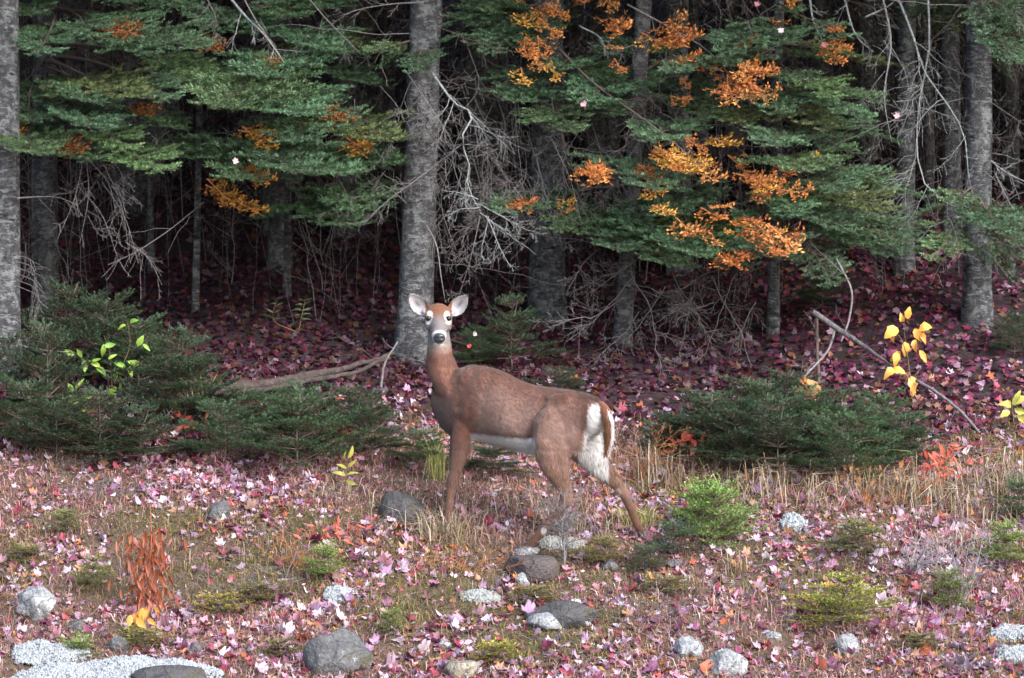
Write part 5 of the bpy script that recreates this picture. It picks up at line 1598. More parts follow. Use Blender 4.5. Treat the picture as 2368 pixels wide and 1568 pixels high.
r = np.random.default_rng(301)
n = 46000
x = r.uniform(-3.5, 3.5, n); y = r.uniform(17.2, 23.2, n)
keep = r.random(n) < front_density(x, y) * .85 * (1 - .6 * woods_share(x, y))
x, y = x[keep], y[keep]
size = r.uniform(.045, .09, len(x)) * r.choice([.6, .85, 1.1], len(x))
cols = pick(FRONT, len(x), r)
near_score = size / y
u_, v_ = uv_of(np.stack([x, y, ground_z(x, y)], -1))
near_score[(u_ < -20) | (u_ > 2390) | (v_ > 1570)] = 0
order = np.argsort(-near_score)
top = order[:300]; rest = order[300:]
lm = leaf_mass('leaf_litter', x[rest], y[rest], size[rest], cols[rest], r)
tag(lm, 'purple, pink and red maple leaves scattered over the verge', kind='stuff')
LEAFMESH = [make_mesh('leaf', v * np.array([1, 1, .7]), t, MAT['leaf']) for v, t in MAPLES]
for i in top:
    o = bpy.data.objects.new('leaf', random.choice(LEAFMESH)); COL.objects.link(o); o.parent = ground
    o.location = (x[i], y[i], float(ground_z(x[i], y[i])) + .008 + r.uniform(0, .014))
    o.rotation_euler = (r.normal(.10, .42), r.normal(0, .42), r.uniform(0, 6.28))
    s = size[i] * 1.12; o.scale = (s, s, s); o.color = (*cols[i], 1)

n = 26000
x = r.uniform(-3.5, 3.5, n); y = r.uniform(17.3, 22.6, n); keep = r.random(n) < (.35 + front_density(x, y)) * (1 - .7 * woods_share(x, y))
x, y = x[keep], y[keep]; n = len(x)
CRUMB = [((0.325, 0.187, 0.135), 5), ((0.211, 0.109, 0.085), 5), ((0.455, 0.312, 0.237), 3), ((0.552, 0.406, 0.423), 3), ((0.325, 0.094, 0.135), 3), ((0.114, 0.07, 0.06), 4), ((0.585, 0.468, 0.575), 2), ((0.195, 0.187, 0.051), 3)]
p_ = np.column_stack([x, y, ground_z(x, y) + r.uniform(0, .012, n)]); s_ = r.uniform(.005, .02, n)[:, None]
d1 = unit(r.normal(0, 1, (n, 3)) * np.array([1, 1, .5])); d2 = unit(np.cross(d1, r.normal(0, .4, (n, 3)) + np.array([0, 0, 1.])))
mbc = MB(); kk_ = np.arange(n)[:, None] * 4
mbc.add(np.stack([p_ - d1 * s_, p_ + d2 * s_ * .6, p_ + d1 * s_, p_ - d2 * s_ * .6 + d1 * s_ * .3], 1).reshape(-1, 3), np.concatenate([kk_ + np.array([[0, 1, 2]]), kk_ + np.array([[0, 2, 3]])]),
        col=np.repeat(pick(CRUMB, n, r), 4, axis=0), tone=np.ones(4 * n), dry=np.zeros(4 * n))
cb_ = link('leaf_litter', mbc.mesh('leaf_litter', MAT['litter']), ground); tag(cb_, 'crumbs of bark and broken leaves on the verge', kind='stuff')

n = 115000
x = r.uniform(-6.5, 6.5, n); y = 21.0 + 19 * r.random(n) ** 1.7; keep = r.random(n) < np.clip(woods_share(x, y), 0, 1) * (.55 + .45 * (y < 30)) * np.clip(.45 + 1.1 * (vnoise(x * .8, y * .8, 66) + .35), .3, 1)
keep &= np.abs(x) < .16 * y + .6
x, y = x[keep], y[keep]
size = r.uniform(.04, .085, len(x)); cols = pick(HILL, len(x), r)
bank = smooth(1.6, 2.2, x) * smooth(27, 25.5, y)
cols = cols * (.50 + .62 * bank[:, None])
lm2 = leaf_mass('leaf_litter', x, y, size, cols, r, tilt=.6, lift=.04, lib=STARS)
tag(lm2, 'deep purple carpet of fallen maple leaves under the trees', kind='stuff')

# single leaves caught on boughs
for k, (u, v, d, colr, lab) in enumerate([(1350, 243, 23.0, (.62, .34, .42), 'pink maple leaf caught on a green bough right of the stout trunk'), (1806, 72, 23.0, (.66, .48, .56), 'pale pink leaf caught on the upper right boughs'),
                                          (545, 376, 22.9, (.62, .46, .48), 'pale pink leaf lying on the long left bough'), (1905, 105, 23.4, (.55, .16, .2), 'red leaf caught beside the pale one on the upper right boughs'),
                                          (2075, 270, 23.2, (.6, .42, .46), 'small pink leaf on the big right bough tips'), (1752, 12, 23.4, (.55, .2, .26), 'dull pink leaf at the top edge on the right'), (1098, 775, 22.75, (.42, .40, .42), 'whitish leaf on the low fir right of the deer\'s muzzle'), (1086, 802, 22.6, (.6, .08, .06), 'red leaf on the low fir right of the deer\'s neck'),
                                          (775, 1475, 14.9, (.62, .38, .06), 'yellow leaf lying on the big smooth boulder')]):
    o = bpy.data.objects.new('caught_leaf', LEAFMESH[k % 16]); COL.objects.link(o)
    o.location = P(u, v, d) if k < 8 else tuple(np.array(G(775, 1568)) + np.array([0, .1, .24]))
    o.rotation_euler = (math.radians(random.uniform(40, 80)), random.uniform(-.4, .4), random.uniform(-.6, .6)) if k < 8 else (.3, .1, .6)
    s = .06 if k < 6 else .045; o.scale = (s, s, s); o.color = (*[q * .72 for q in colr], 1); tag(o, lab, 'leaf')

# ------------------------------------------------------------------ grass, moss fibre, twigs on the ground
def blades(mb, p, hgt, lean, cols, w, r, curl=.6):
    n = len(p)
    a = r.uniform(0, 6.283, n); dv = np.stack([np.cos(a), np.sin(a), np.zeros(n)], 1)
    up = np.array([0, 0, 1.0])
    s = unit(np.cross(dv, up) + r.normal(0, .3, (n, 3)))
    m1 = p + (up * (hgt * .62)[:, None] * np.cos(lean)[:, None] + dv * (hgt * .5 * np.sin(lean))[:, None])
    l2 = np.minimum(lean + curl, 2.4)
    m2 = m1 + up * (hgt * .45 * np.cos(l2))[:, None] + dv * (hgt * .5 * np.sin(l2))[:, None]
    w = w[:, None]
    v = np.stack([p - s * w, p + s * w, m1 - s * w * .8, m1 + s * w * .8, m2], 1).reshape(-1, 3)
    k = np.arange(n)[:, None] * 5
    t = np.concatenate([k + np.array([[0, 1, 3]]), k + np.array([[0, 3, 2]]), k + np.array([[2, 3, 4]])])
    mb.add(v, t, col=np.repeat(cols, 5, axis=0), tone=np.tile([.7, .7, 1, 1, 1.1], n), dry=np.zeros(5 * n))


TAN = [((0.433, 0.252, 0.217), 5), ((0.553, 0.351, 0.322), 3), ((0.311, 0.152, 0.133), 5), ((0.207, 0.104, 0.086), 5), ((0.38, 0.152, 0.141), 3), ((0.207, 0.175, 0.086), 2), ((0.294, 0.229, 0.113), 2), ((0.622, 0.457, 0.511), 2)]
MOSS = [((.17, .17, .045), 4), ((.11, .14, .04), 4), ((.23, .20, .06), 3), ((.26, .16, .07), 3), ((.17, .10, .06), 3), ((.32, .22, .15), 2)]
r = np.random.default_rng(401)
mb = MB()
n = 250000
x = r.uniform(-3.4, 3.4, n); y = r.uniform(17.4, 22.6, n)
keep = (r.random(n) < (1 - .85 * woods_share(x, y)) * (.55 + .9 * np.clip(vnoise(x * 1.7, y * 1.5, 71) + .25, 0, 1)))
x, y = x[keep], y[keep]; n = len(x)
mossy = smooth(-.10, .12, vnoise(x * 1.1, y * .9, 73) + .3 * vnoise(x * 4, y * 3, 74))
cols = np.where((r.random(n) < mossy)[:, None], pick(MOSS, n, r), pick(TAN, n, r))
blades(mb, np.stack([x, y, ground_z(x, y) - .004], 1), r.uniform(.02, .07, n) * r.choice([.7, 1, 1.6], n, p=[.5, .4, .1]), r.uniform(.2, 1.45, n), cols, r.uniform(.0012, .0030, n), r, .7)
g_ = link('dry_grass', mb.mesh('dry_grass', MAT['grass']))
tag(g_, 'short dry grass and moss fibres matted over the verge', kind='stuff')

n = 34000                                        # longer, thinner dead stems that stand out of the mat
x = r.uniform(-3.4, 3.4, n); y = r.uniform(17.4, 22.4, n)
keep = r.random(n) < np.clip(vnoise(x * 1.1, y * 1.3, 91) + .38, 0.05, 1) * (1 - .8 * woods_share(x, y)); x, y = x[keep], y[keep]; n = len(x)
mb = MB()
blades(mb, np.stack([x, y, ground_z(x, y) - .004], 1), r.uniform(.06, .17, n), r.uniform(.05, 1.2, n), pick(TAN, n, r), r.uniform(.0007, .0014, n), r, .9)
g2_ = link('dry_grass', mb.mesh('dry_grass', MAT['grass'])); tag(g2_, 'thin dead stalks standing out of the moss', kind='stuff')

# small litter twigs
mb = MB()
for i in range(420):
    x0 = r.uniform(-3.2, 3.2); y0 = r.uniform(17.6, 22.4); a = r.uniform(0, 6.28); l = r.uniform(.06, .28)
    p = np.array([[x0, y0], [x0 + l * .5 * math.cos(a) + r.normal(0, .01), y0 + l * .5 * math.sin(a)], [x0 + l * math.cos(a), y0 + l * math.sin(a)]])
    z = ground_z(p[:, 0], p[:, 1]) + np.array([.008, .02 + .03 * r.random(), .012])
    mb.add(*tube(np.column_stack([p, z]), [.0022, .002, .001], 4))
tt_ = link('twigs', mb.mesh('twigs', MAT['dead_wood'])); tag(tt_, 'small grey twigs littered over the verge', kind='stuff')


def tuft(u, v, n, h, spread, pal, label, seed, lean=(.05, .6), curl=.5, w=(.0013, .0030), cat='grass', name='grass_tuft', group='tufts of taller grass'):
    g = G(u, v); r = np.random.default_rng(seed); mb = MB()
    H = M(h, g[1]); S = M(spread, g[1])
    p = np.stack([g[0] + r.normal(0, S, n), g[1] + r.normal(0, S * .6, n)], 1)
    p = np.column_stack([p, ground_z(p[:, 0], p[:, 1]) - .01])
    blades(mb, p, H * r.uniform(.5, 1.1, n), r.uniform(*lean, n), pick(pal, n, r), r.uniform(*w, n), r, curl)
    V = np.concatenate(mb.v) - g
    o = link(name, make_mesh(name, V, np.concatenate(mb.t), MAT['grass'], {k: np.concatenate(q) for k, q in mb.a.items()}), None, g)
    return tag(o, label, cat, group)


STRAW = [((.44, .37, .27), 4), ((.36, .27, .18), 4), ((.24, .15, .10), 3), ((.22, .22, .09), 2), ((.52, .47, .38), 3)]
GREENY = [((.2, .24, .06), 3), ((.32, .33, .13), 3), ((.42, .36, .18), 2)]
tuft(1035, 1250, 320, 105, 36, STRAW, 'tan dry grass round the deer\'s front hoof', 1, (.1, 1.0), .7)
tuft(1010, 1110, 60, 110, 14, GREENY, 'greenish grass blades rising in front of the deer\'s foreleg', 2, (.02, .35), .5)
tuft(1200, 1190, 140, 110, 60, STRAW, 'pale bent grass between the deer\'s front and hind legs', 3, (.2, 1.0), .9)
tuft(1545, 1130, 40, 145, 30, STRAW, 'tall pale grass stalks right of the deer\'s rump', 4, (.05, .5), 1.2)
tuft(1780, 1145, 170, 135, 80, STRAW, 'tan grass in front of the right-hand thicket', 5, (.12, 1.2), 1.3)
tuft(1930, 1155, 180, 130, 75, STRAW, 'straw-coloured grass at the right end of the thicket', 6, (.12, 1.2), 1.3)
tuft(2010, 1120, 36, 120, 16, GREENY, 'small green grass clump at the right end of the thicket', 7, (.05, .5), .7)
tuft(2180, 1155, 180, 160, 62, STRAW, 'tan grass around the red weed at right', 8, (.12, 1.2), 1.3)
tuft(2330, 1135, 240, 165, 52, STRAW, 'tall tan grass at the right edge', 9, (.12, 1.2), 1.3)
tuft(1660, 1110, 90, 100, 60, STRAW, 'thin tan grass just behind the bright seedlings', 10, (.12, 1.2), 1.3)
tuft(930, 1180, 80, 80, 40, STRAW, 'dry grass blades bent over the dark bluish boulder', 11, (.2, 1.0), .8)
tuft(460, 930, 40, 90, 40, GREENY, 'thin pale grass rising from the dark low firs on the left', 12, (.05, .5), .6)
tuft(1480, 1220, 220, 70, 26, GREENY, 'short greenish grass round the stretched hind hoof', 13, (.1, .9), .7)
tuft(760, 1150, 160, 50, 34, STRAW, 'sparse dry grass below the wide low fir', 14, (.2, 1.0), .8)
tuft(2240, 1260, 120, 70, 50, STRAW, 'short dry grass in the lilac leaves at right', 15, (.2, 1.0), .8)
tuft(1700, 1330, 60, 80, 20, STRAW, 'pale drooping grass below the largest bright seedling', 16, (.1, .7), .9)
tuft(1330, 1235, 110, 90, 40, STRAW, 'pale grass at the foot of the twiggy grey dead shrub', 17, (.1, .9), .8)

tuft(1500, 1110, 90, 130, 50, STRAW, 'tan grass rising right behind the deer\'s rump', 18, (.05, .7), 1.1)
tuft(1620, 1075, 110, 120, 70, STRAW, 'tan grass at the left end of the right-hand thicket', 19, (.05, .8), 1.1)
tuft(2260, 1200, 160, 110, 60, STRAW, 'tan grass between the red weed and the right edge', 20, (.1, .9), 1.1)
tuft(2080, 1160, 160, 120, 60, STRAW, 'tan grass left of the red weed at right', 21, (.1, .9), 1.1)

# ------------------------------------------------------------------ small plants with leaves of their own
def leaf_shape(seed, long=1.0, wide=.5, tooth=0.0):
    r = np.random.default_rng(seed)
    k = 7; a = np.linspace(0, 1, k)
    w = wide * .5 * np.sin(a ** .8 * math.pi) ** .9 * (1 + tooth * np.where(np.arange(k) % 2, .35, -.25))
    z = .12 * np.sin(a * 3) * r.normal(0, 1) - .18 * a ** 2
    mid = np.column_stack([a * long, np.zeros(k), z]); L = np.column_stack([a * long, w, z + .25 * w]); R = np.column_stack([a * long, -w, z + .25 * w])
    v = np.concatenate([mid, L, R]); t = []
    for i in range(k - 1):
        t += [(i, i + 1, k + i + 1), (i, k + i + 1, k + i), (i, 2 * k + i + 1, i + 1), (i, 2 * k + i, 2 * k + i + 1)]
    return v, np.array(t)


def leaf_mat(name, a, b_):
    m_, nt, b = new_mat(name)
    oi = nt.nodes.new('ShaderNodeObjectInfo')
    n_ = noise(nt, coords(nt), 3, 3)
    mx = nt.nodes.new('ShaderNodeMath'); mx.operation = 'ADD'; mx.use_clamp = True
    sc = nt.nodes.new('ShaderNodeMath'); sc.operation = 'MULTIPLY_ADD'; sc.inputs[1].default_value = .8; sc.inputs[2].default_value = -.15
    nt.links.new(oi.outputs['Random'], sc.inputs[0]); nt.links.new(sc.outputs[0], mx.inputs[0])
    s2 = nt.nodes.new('ShaderNodeMath'); s2.operation = 'MULTIPLY'; s2.inputs[1].default_value = .35; nt.links.new(n_, s2.inputs[0]); nt.links.new(s2.outputs[0], mx.inputs[1])
    c_ = mixc(nt, mx.outputs[0], a, b_)
    nt.links.new(c_, b.inputs['Base Color']); b.inputs['Roughness'].default_value = .5
    translucent(nt, b, c_, .3)
    return m_


MAT['leaf_green'] = leaf_mat('green_leaf', (.13, .30, .04), (.30, .42, .05))
MAT['leaf_yellow'] = leaf_mat('yellow_leaf', (.85, .48, .08), (.75, .34, .10))
MAT['leaf_rust'] = leaf_mat('rust_leaf', (.19, .045, .022), (.36, .11, .05))
MAT['leaf_orange'] = leaf_mat('orange_leaf', (.5, .18, .06), (.55, .30, .12))
MAT['leaf_red'] = leaf_mat('red_leaf', (.36, .05, .035), (.42, .12, .06))
MAT['leaf_olive'] = leaf_mat('olive_leaf', (.34, .38, .07), (.48, .42, .10))
MAT['leaf_fern'] = leaf_mat('fern_leaf', (.03, .055, .02), (.05, .08, .03))
MAT['leaf_gold'] = leaf_mat('gold_leaf', (.5, .26, .04), (.42, .16, .03))


def leafy(u, v, stems, leaves, mat, label, shape, name='plant', cat='plant', d=None, stem_mat='stem', seed=0, r0=.004):
    """stems: lists of (u, v); leaves: (u, v, size px, direction degrees on the picture plane, tilt)."""
    if d is None: g = G(u, v)
    else: q = P(u, v, d); g = np.array([q[0], d, float(ground_z(q[0], d))])
    d = g[1]; r = np.random.default_rng(seed)
    e = empty(name, g, label, cat)
    mb = MB()
    for s in stems:
        p = [P(a, b, d + r.normal(0, .03)) for a, b in s]
        mb.add(*tube(resample(p, max(5, 3 * len(p))), np.linspace(r0, r0 * .35, max(5, 3 * len(p))), 5))
    link('stem', mb.mesh('stem', MAT[stem_mat]), e)
    meshes = [make_mesh('leaf', *leaf_shape(seed * 10 + k, *shape), MAT[mat]) for k in range(3)]
    for (a, b, sz, ang, *rest) in leaves:
        o = bpy.data.objects.new('leaf', r.choice(meshes) if False else meshes[int(r.integers(0, 3))]); COL.objects.link(o); o.parent = e
        p = P(a, b, d + r.normal(0, .05))
        an = math.radians(ang)
        x_ = unit(np.array([math.cos(an), -.25 + r.normal(0, .25), math.sin(an)]))
        z_ = np.array([r.normal(0, .4), -.75, .45 + r.normal(0, .35)]); y_ = unit(np.cross(z_, x_)); z_ = np.cross(x_, y_)
        m_ = Matrix([[x_[0], y_[0], z_[0], 0], [x_[1], y_[1], z_[1], 0], [x_[2], y_[2], z_[2], 0], [0, 0, 0, 1]])
        o.matrix_basis = Matrix.Translation(Vector(p - g)) @ m_ @ Matrix.Diagonal(Vector((1, r.uniform(.6, 1.15), r.uniform(.4, 2.4), 1))) @ Matrix.Scale(M(sz * (.86 if sz > 30 else 1) * r.uniform(.8, 1.1), d), 4)
    return e


leafy(2112, 985, [[(2112, 985), (2108, 900), (2096, 800), (2090, 745), (2095, 718)], [(2100, 830), (2075, 772), (2060, 765)], [(2100, 815), (2125, 790)], [(2108, 885), (2075, 840)], [(2108, 880), (2130, 850)]],
      [(2098, 738, 28, 80), (2086, 745, 32, 100), (2076, 758, 46, 215), (2070, 760, 40, 250), (2092, 790, 42, -85), (2114, 760, 46, -60), (2118, 785, 40, -95), (2130, 770, 44, -70), (2125, 765, 36, 20), (2082, 812, 44, -135), (2074, 815, 48, -100), (2126, 810, 46, -55), (2060, 858, 44, -5), (2072, 860, 36, -160), (2108, 870, 48, -85), (2106, 895, 34, -80)],
      'leaf_yellow', 'leggy sapling with large glowing yellow leaves on the purple bank at right', (1, .72, .3), 'sapling', 'sapling', d=22.6, seed=3)
leafy(262, 985, [[(262, 985), (258, 880), (250, 800), (240, 775)], [(255, 860), (205, 840), (170, 812)], [(250, 830), (290, 855), (325, 842)], [(258, 890), (280, 905)], [(262, 880), (300, 800), (295, 745)]],
      [(172, 822, 32, 150), (190, 826, 32, 130), (196, 832, 34, -80), (210, 835, 30, 20), (222, 850, 30, -30), (232, 848, 28, 150), (240, 795, 34, -95), (250, 830, 28, 30), (262, 850, 30, -40), (270, 860, 28, -100), (290, 850, 34, 150), (300, 846, 34, -70), (325, 842, 34, 160), (318, 800, 30, 60), (300, 745, 30, 20), (292, 752, 32, 200), (280, 880, 26, -110), (268, 895, 28, -130), (240, 800, 28, 10), (330, 795, 28, -40)],
      'leaf_green', 'seedling with bright yellow-green leaves in the shade at left', (1, .48), 'sapling', 'sapling', d=22.9, seed=4)
leafy(195, 1010, [[(195, 1010), (185, 950), (172, 905)]],
      [(175, 900, 30, 60), (172, 910, 30, 190), (180, 925, 34, 20), (180, 930, 32, 170), (186, 945, 34, -20), (186, 950, 30, 200), (192, 962, 32, -40), (190, 970, 28, 210), (170, 905, 26, 120), (196, 980, 26, -60)],
      'leaf_green', 'smaller bright green seedling just below the larger leafy one at left', (1, .5), 'sapling', 'sapling', d=22.4, seed=5)
r_ = np.random.default_rng(6)
leafy(345, 1425, [[(345, 1425), (342, 1340), (350, 1260), (348, 1170)], [(345, 1380), (310, 1330), (300, 1300)], [(345, 1360), (390, 1310)], [(348, 1300), (320, 1250)], [(348, 1280), (385, 1240)]],
      [(345 + float(r_.normal(0, 27)), float(r_.uniform(1215, 1400)), float(r_.uniform(22, 42)), -90 + float(r_.normal(0, 18))) for _ in range(190)],
      'leaf_rust', 'rust-brown weed with bunches of hanging dry leaves at lower left', (1, .26), 'weed', 'weed', seed=6, stem_mat='orange_stem', r0=.005)
leafy(325, 1462, [[(325, 1462), (328, 1430)]], [(328 + float(r_.normal(0, 14)), float(r_.uniform(1400, 1445)), float(r_.uniform(24, 40)), float(r_.uniform(-120, -10))) for _ in range(22)],
      'leaf_gold', 'golden brown leaf cluster at the foot of the rust-brown weed', (1, .5, .3), 'weed', 'weed', seed=7)
leafy(800, 1125, [[(800, 1125), (802, 1080), (806, 1045)]], [(800, 1100, 44, 20), (800, 1100, 42, 165), (804, 1080, 40, 40), (803, 1085, 40, 150), (806, 1060, 34, 70), (804, 1065, 34, 110), (798, 1112, 40, -15), (798, 1112, 38, 195)],
      'leaf_olive', 'pale green leafy herb in front of the wide low fir left of the deer', (1, .34), 'weed', 'weed', seed=8)
leafy(1868, 945, [[(1868, 945), (1872, 880)]], [(1870 + float(r_.normal(0, 12)), float(r_.uniform(868, 935)), float(r_.uniform(22, 34)), float(r_.uniform(-160, 0))) for _ in range(26)],
      'leaf_orange', 'withered orange weed on the dark thicket below the broken stick', (1, .5, .4), 'weed', 'weed', seed=9, stem_mat='orange_stem', d=22.2)
leafy(2345, 975, [[(2345, 985), (2340, 930)]], [(2340, 935, 44, 30), (2338, 940, 42, 160), (2345, 945, 40, -20), (2335, 950, 38, 210), (2348, 930, 36, 70), (2355, 955, 36, -60)],
      'leaf_olive', 'yellow-green leaves at the right edge above the tan grass', (1, .6, .3), 'weed', 'weed', seed=10, d=22.0)
leafy(2185, 1150, [[(2185, 1160), (2178, 1090), (2180, 1040)], [(2180, 1100), (2150, 1060)], [(2180, 1090), (2210, 1050)]], [(2180 + float(r_.normal(0, 24)), float(r_.uniform(1030, 1110)), float(r_.uniform(22, 36)), float(r_.uniform(-180, 180))) for _ in range(44)],
      'leaf_red', 'reddish dried weed standing in tan grass at right', (1, .32), 'weed', 'weed', seed=11, stem_mat='orange_stem')
leafy(440, 1010, [[(440, 1015), (420, 960)], [(440, 1010), (470, 970)]], [(430 + float(r_.normal(0, 40)), float(r_.uniform(960, 1015)), float(r_.uniform(20, 32)), float(r_.uniform(-180, 180))) for _ in range(40)],
      'leaf_red', 'low red weed between the dark low firs at left', (1, .45, .3), 'weed', 'weed', seed=12, stem_mat='orange_stem', d=22.0)
leafy(1590, 1040, [[(1590, 1050), (1580, 1010)]], [(1590 + float(r_.normal(0, 24)), float(r_.uniform(1010, 1040)), float(r_.uniform(20, 30)), float(r_.uniform(-180, 180))) for _ in range(24)],
      'leaf_red', 'small red weed right of the deer\'s tail', (1, .5, .3), 'weed', 'weed', seed=13, stem_mat='orange_stem', d=21.4)
leafy(755, 1255, [[(755, 1258), (750, 1225)]], [(750 + float(r_.normal(0, 45)), float(r_.uniform(1215, 1250)), float(r_.uniform(18, 28)), float(r_.uniform(-180, 180))) for _ in range(36)],
      'leaf_red', 'low mat of red weed left of the deer\'s front hoof', (1, .3), 'weed', 'weed', seed=14, stem_mat='orange_stem')
leafy(1990, 1130, [[(1990, 1135), (1985, 1085)]], [(1985 + float(r_.normal(0, 60)), float(r_.uniform(1060, 1120)), float(r_.uniform(18, 28)), float(r_.uniform(-140, -40))) for _ in range(26)],
      'leaf_orange', 'withered orange-brown weed leaves in the grass before the thicket', (1, .4), 'weed', 'weed', seed=15, stem_mat='orange_stem')
leafy(690, 770, [[(690, 770), (706, 692)], [(690, 770), (630, 735), (640, 695)]], [(690 + 4 * q, 742 - 12 * q, 34 - 3 * q, 10 + 8 * q + 180 * w + (-16 * q) * w) for q in range(5) for w in (0, 1)] + [(630 + 3 * q, 735 - 12 * q, 30 - 3 * q, 20 + 8 * q + (140 - 16 * q) * w) for q in range(4) for w in (0, 1)],
      'leaf_fern', 'dull green fern fronds on the red leaf floor above the fallen log', (1, .22, .5), 'fern', 'fern', seed=16, d=24.3)

MAT['grey_twig'] = plain('grey_twig', (0.13, 0.125, 0.13), (0.33, 0.32, 0.34), 50)
MAT['stick_wood'] = plain('weathered_stick', (0.03, 0.028, 0.03), (0.14, 0.135, 0.14), 40)

# ------------------------------------------------------------------ fallen wood and dead shrubs
def stick(pts, rads, mat, label,  name='fallen_branch', cat='branch', twigs=0, seed=1, ns=8):
    w = np.array([P(*p) for p in pts]) if len(pts[0]) == 3 else np.array([G(*p) for p in pts])
    g = w[0].copy(); mb = MB(); rr = np.random.default_rng(seed)
    k = max(8, 5 * len(w)); q = resample(w, k)
    if cat == 'log': q[:, 2] = ground_z(q[:, 0], q[:, 1]) + np.interp(np.linspace(0, 1, k), [0, .3, .7, 1], [.09, .10, .11, .16])
    q += rr.normal(0, 1, q.shape) * np.mean(rads) * .12
    v, t = tube(q, np.interp(np.linspace(0, 1, k), np.linspace(0, 1, len(rads)), rads), ns)
    mb.add(v, t)
    for i in range(twigs):
        f = rr.uniform(.1, .95); b = q[int(f * (k - 1))]
        twiggy(mb, b, b + unit(rr.normal(0, 1, 3) + np.array([0, 0, .3])) * rr.uniform(.1, .35), .004, 1, rr, 4)
    o = link(name, make_mesh(name, np.concatenate(mb.v) - g, np.concatenate(mb.t), MAT[mat], None, True), None, g)
    return tag(o, label, cat)


stick([(486, 834, 22.6), (560, 830, 22.7), (640, 824, 22.8), (710, 812, 22.9), (770, 790, 23.0), (840, 762, 23.2), (912, 742, 23.4)], [.036, .038, .034, .028, .02, .016, .012], 'log', 'crooked fallen log lying on the leaf floor left of the deer', 'fallen_log', 'log', 6, 3, 12)
stick([(520, 860, 22.5), (650, 846, 22.7), (780, 834, 22.9), (900, 818, 23.2)], [.016, .017, .015, .012], 'log', 'dark fallen pole just below the crooked log', 'fallen_log', 'log', 3, 4, 10)
stick([(1880, 722, 23.0), (1960, 775, 22.9), (2020, 815, 22.75), (2075, 855, 22.65)], [.020, .018, .012, .006], 'stick_wood', 'broken grey stick slanting down left of the yellow-leaved sapling', 'broken_stick', 'stick', 2, 5, 10)
stick([(1888, 720, 23.05), (1890, 790, 23.05), (1894, 900, 23.05)], [.009, .011, .012], 'twig_dark', 'dark upright snag that props the broken grey stick', 'snag', 'stick', 1, 6)
stick([(2120, 880, 22.5), (2170, 910, 22.3), (2220, 950, 22.1), (2265, 1000, 21.9)], [.012, .011, .01, .008], 'dead_wood', 'thin grey stick lying across the purple leaves', 'fallen_branch', 'stick', 2, 7)
stick([(880, 905, 23.0), (890, 840, 23.0), (920, 790, 23.0)], [.009, .008, .005], 'dead_wood', 'thin bent branch at the foot of the trunk behind the deer', 'fallen_branch', 'stick', 2, 8)
stick([(1930, 765, 23.1), (1915, 810, 22.9), (1870, 860, 22.7), (1800, 940, 22.5)], [.008, .008, .007, .005], 'dead_wood', 'curved bare branch arching under the broken stick', 'fallen_branch', 'stick', 2, 9)
stick([(1935, 600, 23.2), (1970, 680, 23.1), (1965, 730, 23.1), (1945, 790, 23.0)], [.007, .007, .007, .006], 'dead_wood', 'curved bare stem hanging below the big right boughs', 'fallen_branch', 'stick', 1, 10)
stick([(20, 790, 23.0), (60, 802, 22.9), (120, 812, 22.8), (170, 815, 22.8)], [.008, .007, .005, .003], 'dead_wood', 'pale twig sticking out from the trunk cut by the left edge', 'fallen_branch', 'stick', 1, 11)
stick([(1085, 1540), (1020, 1545)], [.006, .004], 'dead_wood', 'small pale stick lying above the tan slab', 'fallen_branch', 'stick', 0, 12)
stick([(780, 1440), (850, 1420)], [.005, .003], 'orange_stem', 'short orange-brown stick in red leaves', 'fallen_branch', 'stick', 0, 13)
stick([(640, 1345), (700, 1340)], [.010, .007], 'dead_wood', 'dark grey twig bundle lying among pink leaves', 'fallen_branch', 'stick', 5, 14)


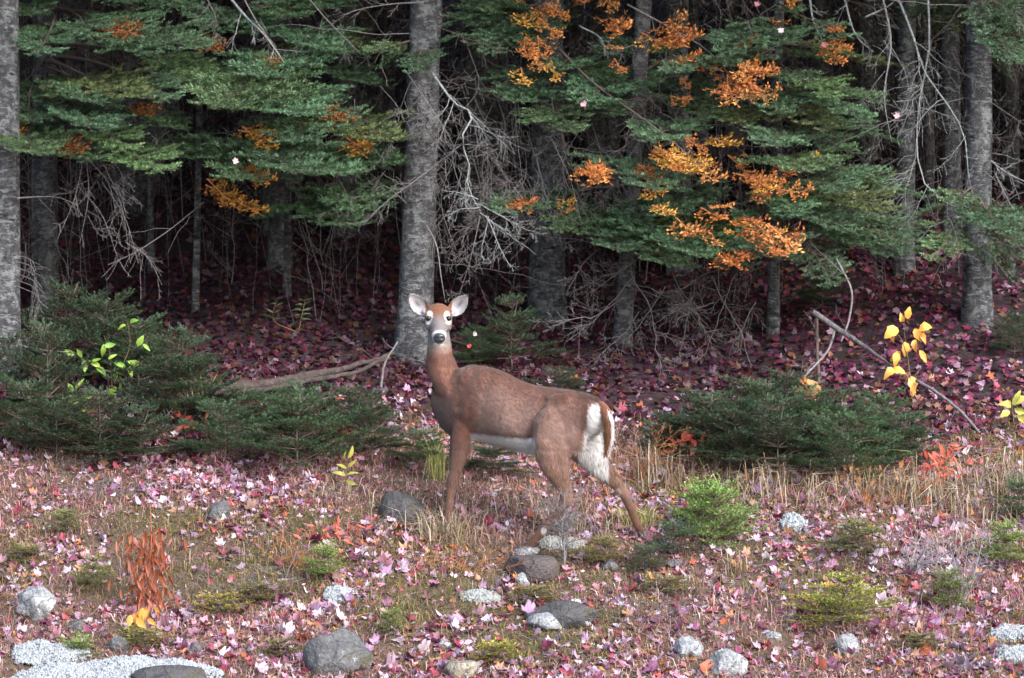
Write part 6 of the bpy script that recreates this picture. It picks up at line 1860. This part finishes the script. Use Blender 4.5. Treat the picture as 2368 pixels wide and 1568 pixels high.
def shrub(u, v, h, spread, n, mat, label, seed, r0=.006, d=None, depth=2, k=6, up=1.0, name='dead_shrub'):
    g = G(u, v) if d is None else np.array([P(u, v, d)[0], d, float(ground_z(P(u, v, d)[0], d))])
    r = np.random.default_rng(seed); mb = MB(); H = M(h, g[1]); S = M(spread, g[1])
    for i in range(n):
        tip = np.array([r.normal(0, S * .5), r.normal(0, S * .35), H * r.uniform(.55, 1.0) * up])
        twiggy(mb, np.array([r.normal(0, .01), r.normal(0, .01), -.02]), tip, r0, depth, r, k, .14, .05)
    o = link(name, mb.mesh(name, MAT[mat]), None, g)
    return tag(o, label, 'shrub')


shrub(1308, 1318, 240, 60, 3, 'dead_wood', 'twiggy pale grey dead shrub standing before the deer\'s hind leg', 1, .0065, k=14)
shrub(1290, 1245, 130, 160, 6, 'grey_twig', 'low tangle of pale dead twigs around the hind leg behind the dead shrub', 2, .005, k=8)
shrub(2110, 1330, 120, 170, 8, 'grey_twig', 'low pale grey heap of dead twigs in lilac leaves at right', 3, .0055, k=8)
shrub(2225, 1400, 170, 130, 7, 'grey_twig', 'fan of thin pale dead twigs right of the grey-green seedling', 4, .005, k=6)
shrub(1408, 945, 105, 90, 3, 'orange_stem', 'bare orange stems rising behind the deer\'s rump', 5, .006, d=20.9, depth=1, k=4)
shrub(1480, 1060, 150, 180, 7, 'orange_stem', 'loose brown twigs right of the deer\'s tail', 6, .003, d=21.2, k=6)
shrub(340, 1050, 70, 110, 6, 'dead_wood', 'small grey twig tangle between the low firs at left', 7, .003, d=21.8, k=6)
shrub(560, 1390, 80, 110, 5, 'dead_wood', 'small grey twig tuft right of the rust-brown weed', 8, .0025, k=6)
shrub(700, 1330, 90, 140, 8, 'orange_stem', 'fine brown dead stems above the light green seedling at left of centre', 9, .002, k=5)
shrub(1700, 1270, 100, 60, 3, 'dead_wood', 'thin pale stems poking through the largest bright seedling', 10, .0025, k=4)
shrub(230, 1150, 60, 160, 6, 'dead_wood', 'low grey brushwood on the moss below the left firs', 11, .003, k=5)
shrub(2010, 1180, 70, 170, 9, 'orange_stem', 'fine rusty stems before the thicket at right', 12, .0022, k=5)
shrub(1090, 1330, 60, 140, 9, 'orange_stem', 'fine rusty stems left of the brown block of stone', 13, .002, k=5)
shrub(1480, 1440, 60, 170, 9, 'dead_wood', 'fine grey dead stems behind the ledge at lower middle', 14, .002, k=5)
